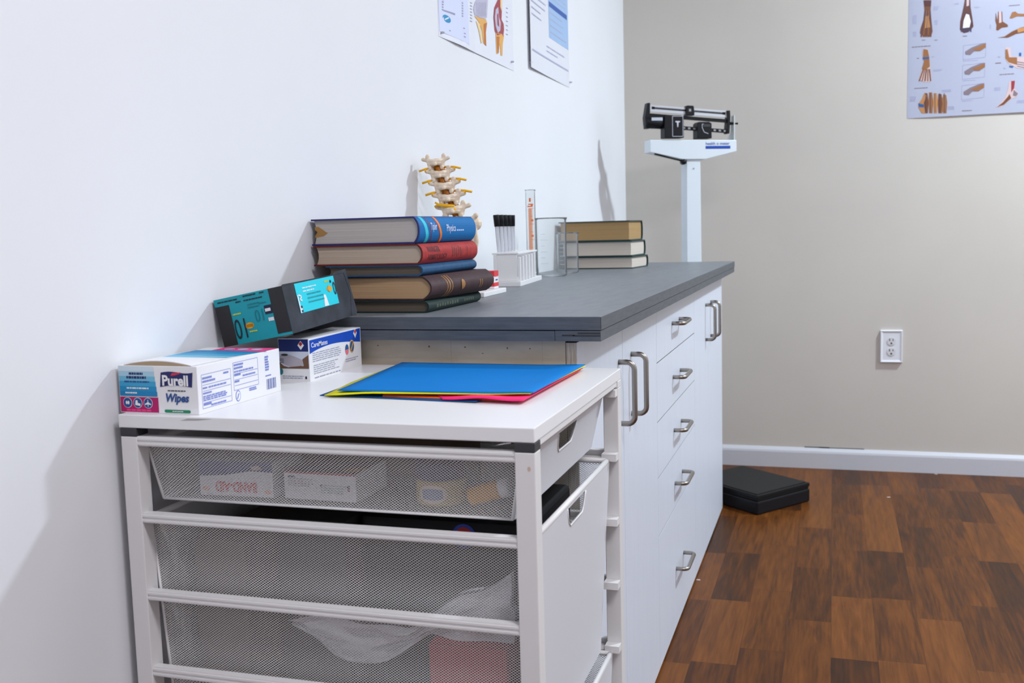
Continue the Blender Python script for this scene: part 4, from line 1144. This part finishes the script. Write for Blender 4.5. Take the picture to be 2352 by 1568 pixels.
def curled(mb, o, u, n, w, h, lift, nx=14):
    """poster sheet hung slightly off the wall"""
    o, u, n = V(o), V(u), V(n); z = V((0, 0, 1))
    vs = []
    for side in (0, 1):
        for i in range(nx+1):
            for j in (0, 1): vs.append(o+u*(w*i/nx)+z*(h*j)+n*(.0001+lift(i/nx, j)+.0006*side))
    k = 2*(nx+1); fs = []
    for i in range(nx):
        a, b_, c_, d_ = 2*i, 2*i+2, 2*i+3, 2*i+1
        fs.append((k+a, k+b_, k+c_, k+d_)); fs.append((d_, c_, b_, a)); fs.append((a, b_, k+b_, k+a)); fs.append((d_, k+d_, k+c_, c_))
    fs.append((0, k, k+1, 1)); fs.append((2*nx, 2*nx+1, k+2*nx+1, k+2*nx))
    return mb.raw(vs, fs, 0)


# knee chart on the left wall
o1 = (.733, 1.4965)
pm = [paper_w] + [print_mat(*c) for c in ((212, 218, 244), (188, 184, 206), (160, 60, 70), (226, 170, 90), (20, 140, 190), (150, 152, 180), (205, 130, 60), (150, 146, 176), (236, 205, 150), (190, 110, 40))]
lift1 = lambda u, j: (0 if j else .0045*math.sin(PI*min(1, u/.45))**2*(u < .45)+.0022*math.sin(PI*u))
mb = MB(); curled(mb, (0, o1[0], o1[1]), (0, 1, 0), (1, 0, 0), .585, .80, lift1)
F = Face(mb, (.0009, o1[0], o1[1]), (0, 1, 0), (0, 0, 1), .0003); st = len(mb.v)
mb_l = lambda pts: [L2(a, b_, o1) for a, b_ in pts]
F.rect(.004, .012, .198, .78, 1, 1)
for k in range(6): F.stroke(mb_l([(1013, -8+6*k), (1058, 8+6*k)]), .004, 6, 2)
F.stroke(mb_l([(1016, 24), (1040, 33)]), .004, 6, 2)
F.poly([(lambda c: (c[0]+.024*math.cos(2*PI*k/18), c[1]+.0085*math.sin(2*PI*k/18)))(L2(1023, 43.5, o1)) for k in range(18)], 5, 2)
F.stroke(mb_l([(1019, 45), (1027, 41)]), .003, 0, 3)
for p in (((1020, 58), (1062, 66)), ((1022, 64), (1064, 78)), ((1028, 70), (1064, 86)), ((1012, 74), (1017, 76))): F.stroke(mb_l(p), .0028, 8, 2)
# left knee (bones)
F.poly(mb_l([(1092, -2), (1118, -2), (1117, 20), (1116, 40), (1112, 44), (1098, 40), (1087, 34), (1084, 20), (1088, 6)]), 2, 2)
for q in range(7): F.stroke(mb_l([(1091+3.6*q, 6), (1093+3.2*q, 38)]), .0022, 8 if q % 2 else 6, 3)
F.poly(mb_l([(1086, 36), (1098, 41), (1114, 45), (1116, 55), (1112, 72), (1114, 106), (1108, 100), (1104, 70), (1098, 52)]), 4, 2)
F.poly(mb_l([(1090, 48), (1099, 55), (1106, 98), (1102, 100), (1097, 72)]), 9, 3); F.poly(mb_l([(1108, 55), (1116, 52), (1113, 75), (1114, 106), (1109, 100)]), 10, 3)
# right knee (section)
F.poly(mb_l([(1142, -2), (1152, -2), (1151, 20), (1150, 45), (1155, 55), (1156, 68), (1154, 85), (1151, 78), (1140, 82), (1134, 72), (1131, 40), (1133, 18)]), 3, 2)
F.poly(mb_l([(1136, 22), (1142, 16), (1144, 40), (1148, 52), (1147, 70), (1141, 76), (1136, 60), (1134, 40)]), 2, 3); F.poly(mb_l([(1139, 34), (1142, 30), (1144, 62), (1140, 58)]), 3, 4)
F.poly(mb_l([(1147, -2), (1152, -2), (1150, 26), (1147, 16)]), 9, 3)
F.poly(mb_l([(1136, 76), (1150, 78), (1156, 82), (1153, 100), (1152, 128), (1148, 128), (1146, 100), (1142, 124), (1138, 124), (1137, 100)]), 4, 2); F.poly(mb_l([(1138, 84), (1145, 84), (1143, 122), (1140, 122)]), 10, 3)
for k in range(7): F.stroke(mb_l([(1076, 6+7*k), (1081, 8+7*k)]), .0022, 6, 2); F.stroke(mb_l([(1161, 18+10*k), (1165, 20+10*k)]), .0022, 6, 2)
drape(mb, st, 0, 1, o1, .585, .80, lift1)
t1 = tag(obj('anatomy_poster', mb, pm), 'white knee joint anatomy poster on the left wall above the tall book stack', 'poster')
# text poster
o2 = (1.4665, 1.528)
lift2 = lambda u, j: .009*(1-u)**3+.002*math.sin(PI*u)*(1-j)
mb = MB(); curled(mb, (0, o2[0], o2[1]), (0, 1, 0), (1, 0, 0), .50, .70, lift2)
F = Face(mb, (.0009, o2[0], o2[1]), (0, 1, 0), (0, 0, 1), .0003); st = len(mb.v)
pm2 = [paper_w] + [print_mat(*c) for c in ((160, 190, 228), (50, 90, 168), (172, 178, 205), (196, 206, 236), (188, 208, 236))]
F.rect(.235, .125, .495, .69, 1, 1); F.rect(.17, .30, .235, .69, 5, 1); F.rect(.005, .38, .17, .69, 4, 1)
F.rect(.24, .222, .480, .238, 2, 2); F.rect(.30, .445, .480, .461, 2, 2); F.rect(.02, .052, .488, .057, 3, 2)
F.lines(.25, .245, .22, .20, 13, 3, 2, .22, 81, .1); F.lines(.25, .47, .22, .20, 13, 3, 2, .22, 82, .1); F.lines(.25, .135, .22, .08, 4, 3, 2, .22, 86, .3); F.lines(.02, .37, .14, .28, 16, 3, 2, .22, 83, .2); F.lines(.02, .15, .18, .17, 9, 3, 2, .2, 84, .4); F.lines(.20, .07, .26, .03, 2, 3, 2, .25, 85, .5)
drape(mb, st, 0, 1, o2, .50, .70, lift2)
t2 = tag(obj('text_poster', mb, pm2), 'white and pale blue printed text poster on the left wall near the corner', 'poster')

# hand and foot chart on the back wall (print laid on a glossy sheet)
o3 = (1.1508, 1.4495)
pm3 = [gloss_w] + [print_mat(c[0], c[1], c[2], .2) for c in ((116, 70, 44), (150, 100, 62), (84, 44, 42), (56, 62, 90), (176, 176, 205), (186, 130, 78), (150, 50, 62), (205, 180, 180), (40, 90, 150), (128, 112, 120), (222, 228, 246))]
lift3 = lambda u, j: .0045*abs(math.sin(PI*u))**.6+.0022*math.sin(9*u+.6)*math.sin(PI*u)*(.4+.6*j)
mb = MB(); curled(mb, (o3[0], YB, o3[1]), (1, 0, 0), (0, -1, 0), .66, .52, lift3, 40)
F = Face(mb, (o3[0], YB-.0010, o3[1]), (1, 0, 0), (0, 0, 1), .0003); st = len(mb.v)
bl = lambda pts: [B2(a, b_, o3) for a, b_ in pts]
Z = lambda x, y: (2060+x/5.226, y/5.226)
zl = lambda pts: bl([Z(*p) for p in pts])
# dorsal foot with muscles
F.poly(zl([(320, 5), (412, 5), (404, 120), (410, 200), (428, 380), (415, 420), (390, 440), (360, 440), (330, 440), (300, 420), (275, 400), (285, 340), (318, 240), (330, 120)]), 1, 1)
F.poly(zl([(320, 5), (412, 5), (408, 80), (330, 80)]), 3, 2)
for k in range(5): F.stroke(zl([(340+14*k, 130), (322+20*k, 270), (290+29*k, 420)]), .0022, 2 if k % 2 else 4, 2); F.stroke(zl([(296+27*k, 400), (293+28*k, 445)]), .006, 1, 2)
F.poly(zl([(340, 200), (380, 190), (400, 330), (330, 340)]), 6, 2)
# plantar arch
F.poly(zl([(815, -5), (880, -5), (884, 90), (905, 220), (918, 320), (890, 360), (850, 390), (800, 400), (755, 360), (760, 260), (785, 150), (800, 80)]), 3, 1)
F.poly(zl([(830, 170), (865, 180), (885, 260), (870, 330), (790, 340), (800, 250)]), 11, 2); F.poly(zl([(835, -5), (865, -5), (862, 70), (835, 80)]), 8, 2)
for k in range(5): F.stroke(zl([(780+26*k, 340), (775+28*k, 385)]), .0045, 4, 2)
# ankle bones
F.poly(zl([(1215, 140), (1262, 140), (1268, 260), (1330, 300), (1330, 325), (1260, 335), (1210, 370), (1190, 360), (1195, 300), (1180, 250), (1185, 150), (1205, 250)]), 1, 1); F.poly(zl([(1222, 140), (1250, 140), (1255, 270), (1225, 280)]), 8, 2)
F.poly(zl([(1380, 150), (1420, 140), (1450, 165), (1540, 170), (1540, 200), (1440, 200), (1380, 225), (1350, 225)]), 2, 1)
F.poly(zl([(1205, 455), (1290, 440), (1380, 380), (1480, 335), (1540, 320), (1540, 390), (1430, 410), (1330, 455)]), 1, 1); F.poly(zl([(1440, 350), (1540, 325), (1540, 375), (1450, 395)]), 6, 2)
# skeleton foot
F.poly(zl([(310, 590), (375, 590), (390, 680), (400, 800), (412, 900), (405, 985), (380, 985), (340, 990), (300, 980), (262, 950), (300, 830), (325, 740), (308, 680)]), 8, 1)
F.poly(zl([(318, 590), (370, 600), (388, 690), (395, 800), (345, 840), (298, 830), (325, 740), (312, 680)]), 2, 2); F.rect(*(zl([(310, 712)])[0]+zl([(388, 685)])[0]), 9, 3)
for k in range(5): F.stroke(zl([(318+18*k, 830), (268+34*k, 975)]), .0042, 2 if k % 2 else 1, 3)
# toe joint boxes
for k in range(3):
    y = 530+245*k-(8 if k else 0); dx = -10*k
    F.stroke(zl([(800+dx, y+15), (1070+dx, y-15), (1064+dx, y+155), (795+dx, y+185), (800+dx, y+15)]), .0014, 5, 1)
    F.poly(zl([(820+dx, y+90), (900+dx, y+40), (1000+dx, y), (1068+dx, y-12), (1066+dx, y+40), (1000+dx, y+85), (930+dx, y+85), (880+dx, y+130), (825+dx, y+125)]), 10, 2)
    F.poly(zl([(910+dx, y+60), (1000+dx, y+25), (1066+dx, y-5), (1066+dx, y+38), (990+dx, y+80), (935+dx, y+75)]), 2, 3)
    F.lines(*(zl([(800+dx, y+208)])[0]+(.055, .006)), 1, 5, 1, .7, 91+k, .3)
# toes with bunion
for k in range(5):
    x0 = 330+56*k; F.poly(zl([(x0, 1110+abs(k-1)*8), (x0+36, 1110+abs(k-1)*10), (x0+50, 1230), (x0+40, 1360), (x0, 1360), (x0-8, 1230)]), (1, 2, 6, 1, 2)[k], 1); F.stroke(zl([(x0+14, 1120), (x0+16, 1350)]), .002, 4, 2)
F.poly(zl([(330, 1115), (355, 1150), (320, 1240), (340, 1360), (300, 1360), (258, 1290), (262, 1240), (300, 1190)]), 6, 2); F.poly(zl([(258, 1240), (320, 1255), (325, 1290), (265, 1285)]), 9, 3)
F.poly(zl([(530, 1150), (575, 1220), (578, 1280), (540, 1360), (525, 1360), (545, 1250)]), 2, 2)
# side foot and lower right
F.poly(zl([(1300, 570), (1362, 570), (1370, 680), (1540, 690), (1540, 830), (1440, 820), (1330, 760), (1298, 700)]), 8, 1); F.poly(zl([(1300, 600), (1325, 590), (1345, 690), (1440, 690), (1440, 780), (1340, 750), (1300, 700)]), 2, 2)
F.poly(zl([(1465, 635), (1490, 635), (1490, 675), (1465, 675)]), 9, 2); F.poly(zl([(1345, 790), (1400, 795), (1390, 815), (1350, 808)]), 9, 2)
for k in range(3): F.stroke(zl([(1440, 745+25*k), (1540, 760+28*k)]), .003, 10, 2)
F.poly(zl([(1345, 980), (1420, 965), (1410, 1060), (1455, 1120), (1440, 1160), (1370, 1190), (1300, 1250), (1250, 1285), (1185, 1285), (1220, 1260), (1290, 1180), (1330, 1080)]), 8, 1)
F.poly(zl([(1370, 975), (1415, 970), (1405, 1060), (1370, 1110)]), 7, 2); F.poly(zl([(1350, 1130), (1370, 1180), (1280, 1260), (1200, 1285), (1270, 1230), (1330, 1160)]), 1, 2); F.poly(zl([(1400, 1080), (1452, 1125), (1430, 1155), (1390, 1150)]), 10, 2)
for (x, y, w, h, n) in ((190, 290, .016, .036, 6), (195, 440, .014, .020, 4), (440, 130, .018, .018, 3), (450, 300, .014, .02, 3), (180, 575, .082, .005, 1), (240, 710, .008, .005, 1), (420, 690, .009, .006, 2), (440, 860, .034, .009, 2), (210, 1070, .060, .005, 1), (540, 1110, .036, .011, 3), (160, 1220, .022, .022, 5), (610, 1320, .026, .015, 4), (780, 1340, .042, .005, 1), (450, 490, .012, .004, 1), (300, 490, .014, .004, 1), (790, 445, .018, .005, 1),
                     (1115, 350, .006, .018, 4), (1345, 80, .040, .005, 1), (1210, 695, .010, .007, 2), (1180, 770, .022, .006, 1), (1280, 830, .008, .007, 2), (1230, 905, .060, .005, 1), (1170, 1090, .022, .014, 3), (1440, 1240, .03, .012, 3), (690, 60, .018, .007, 2), (930, 100, .02, .006, 2)):
    F.lines(*(zl([(x, y)])[0]+(w, h)), n, 5 if n > 1 else 10, 1, .6, x+y, .15)
drape(mb, st, 1, -1, o3, .66, .52, lift3)
t3 = tag(obj('anatomy_poster', mb, pm3), 'large glossy foot and ankle anatomy poster with bone pictures on the beige back wall', 'poster')

for lab_, px, py, ax in (('tiny pin at the lower right corner of the knee poster', 1173, 142, 0), ('tiny pin at the lower left corner of the knee poster', 1012, 75, 0), ('tiny pin at the lower right corner of the text poster', 1308, 189, 0), ('tiny pin at the lower left corner of the text poster', 1216, 143, 0)):
    p = hit(px, py, 0, 0.0); off = .0020
    tag(obj('pushpin', MB().lathe([(0, 0), (.0026, 0), (.0028, .006), (.0020, .0095), (0, .010)], p+V((off-.002, 0, 0)), 12, axis=(1, 0, 0)), mat('pale grey pin', (.50, .50, .56, 1), .4)), lab_, 'pin', 'poster pins on the left wall')

# ================================================================== OUTLET
ou = thing('power_outlet', 'white two-socket power outlet on the beige back wall', 'outlet', (1.1028, YB, .4592))
ox0, ox1, oz0, oz1 = 1.0590, 1.1466, .4585, .5935
fr = MB(); w = .0115
yo, yi = YB-.012, YB-.0085
O = [(ox0, oz0), (ox1, oz0), (ox1, oz1), (ox0, oz1)]; O1 = [(ox0+.003, oz0+.003), (ox1-.003, oz0+.003), (ox1-.003, oz1-.003), (ox0+.003, oz1-.003)]; I = [(ox0+w, oz0+w), (ox1-w, oz0+w), (ox1-w, oz1-w), (ox0+w, oz1-w)]
for i in range(4):
    j = (i+1) % 4
    fr.face([(O[i][0], YB-.0002, O[i][1]), (O[j][0], YB-.0002, O[j][1]), (O1[j][0], yo, O1[j][1]), (O1[i][0], yo, O1[i][1])])
    fr.face([(O1[i][0], yo, O1[i][1]), (O1[j][0], yo, O1[j][1]), (I[j][0], yi, I[j][1]), (I[i][0], yi, I[i][1])])
fr.face([(p[0], yi, p[1]) for p in I])
obj('cover_plate', fr, mat('white outlet plastic', (.76, .76, .80, 1), .35), ou)
for zc in (.5475, .5045):
    s_ = MB(); xc = (ox0+ox1)/2
    s_.prism([(xc+.0165*math.cos(2*PI*k/20), yi-.0003, zc+.0185*math.sin(2*PI*k/20)*.9) for k in range(20)], (0, -.002, 0))
    F = Face(s_, (xc, yi-.0024, zc), (1, 0, 0), (0, 0, 1), .0003)
    F.rect(-.0085, .001, -.0050, .011, 1); F.rect(.0050, .002, .0080, .010, 1); F.disc(0, -.008, .0040, 1, n=12)
    obj('socket', s_, [mat('outlet face', (.68, .67, .69, 1), .4), mat('socket slot', (.06, .055, .05, 1), .6)], ou)

# tiny scraps on the floor
for lab_, px, py in (('tiny white scrap on the floor at the foot of the drawer cabinet', 1604, 1332), ('tiny pale scrap on the floor right of the scale platform', 2041, 1142), ('tiny pale crumb on the floor by the baseboard', 2150, 1089)):
    p = hit(px, py, 2, 0)
    tag(obj('paper_scrap', MB().prism([p+V((-.007, -.002, .0003)), p+V((.006, -.003, .0003)), p+V((.005, .004, .0003)), p+V((-.003, .003, .0003))], (0, 0, .0012)), mat('scrap paper', (.62, .58, .55, 1), .7)), lab_, 'scrap')

# ================================================================== LIGHT
def area(name, loc, size, power, col, target=None, spread=None):
    l = bpy.data.lights.new(name, 'AREA'); l.shape = 'RECTANGLE'; l.size, l.size_y = size; l.energy = power; l.color = col
    o = bpy.data.objects.new(name, l); COL.objects.link(o); o.location = loc
    d = (V(target)-V(loc)) if target else V((0, 0, -1))
    o.rotation_euler = d.to_track_quat('-Z', 'Y').to_euler()
    return o
area('ceiling_lamp_key', (2.5, 2.05, CZ-.03), (.22, .22), 118, (.77, .90, 1.0))
area('ceiling_lamp_rear', (1.9, -1.4, CZ-.03), (1.1, .5), 58, (.97, .95, 1.0))
area('fill_light_side', (3.3, .6, CZ-.03), (.6, 1.0), 12, (1.0, .96, .94))  # added soft fill, no lamp known on this side
w = bpy.data.worlds.new('room ambient'); SC.world = w; w.use_nodes = True
w.node_tree.nodes['Background'].inputs['Color'].default_value = (.9, .93, 1, 1); w.node_tree.nodes['Background'].inputs['Strength'].default_value = .3

SC.view_settings.view_transform = 'Standard'; SC.view_settings.look = 'None'; SC.view_settings.gamma = 1; SC.view_settings.use_curve_mapping = False
SC.view_settings.exposure = 0.0
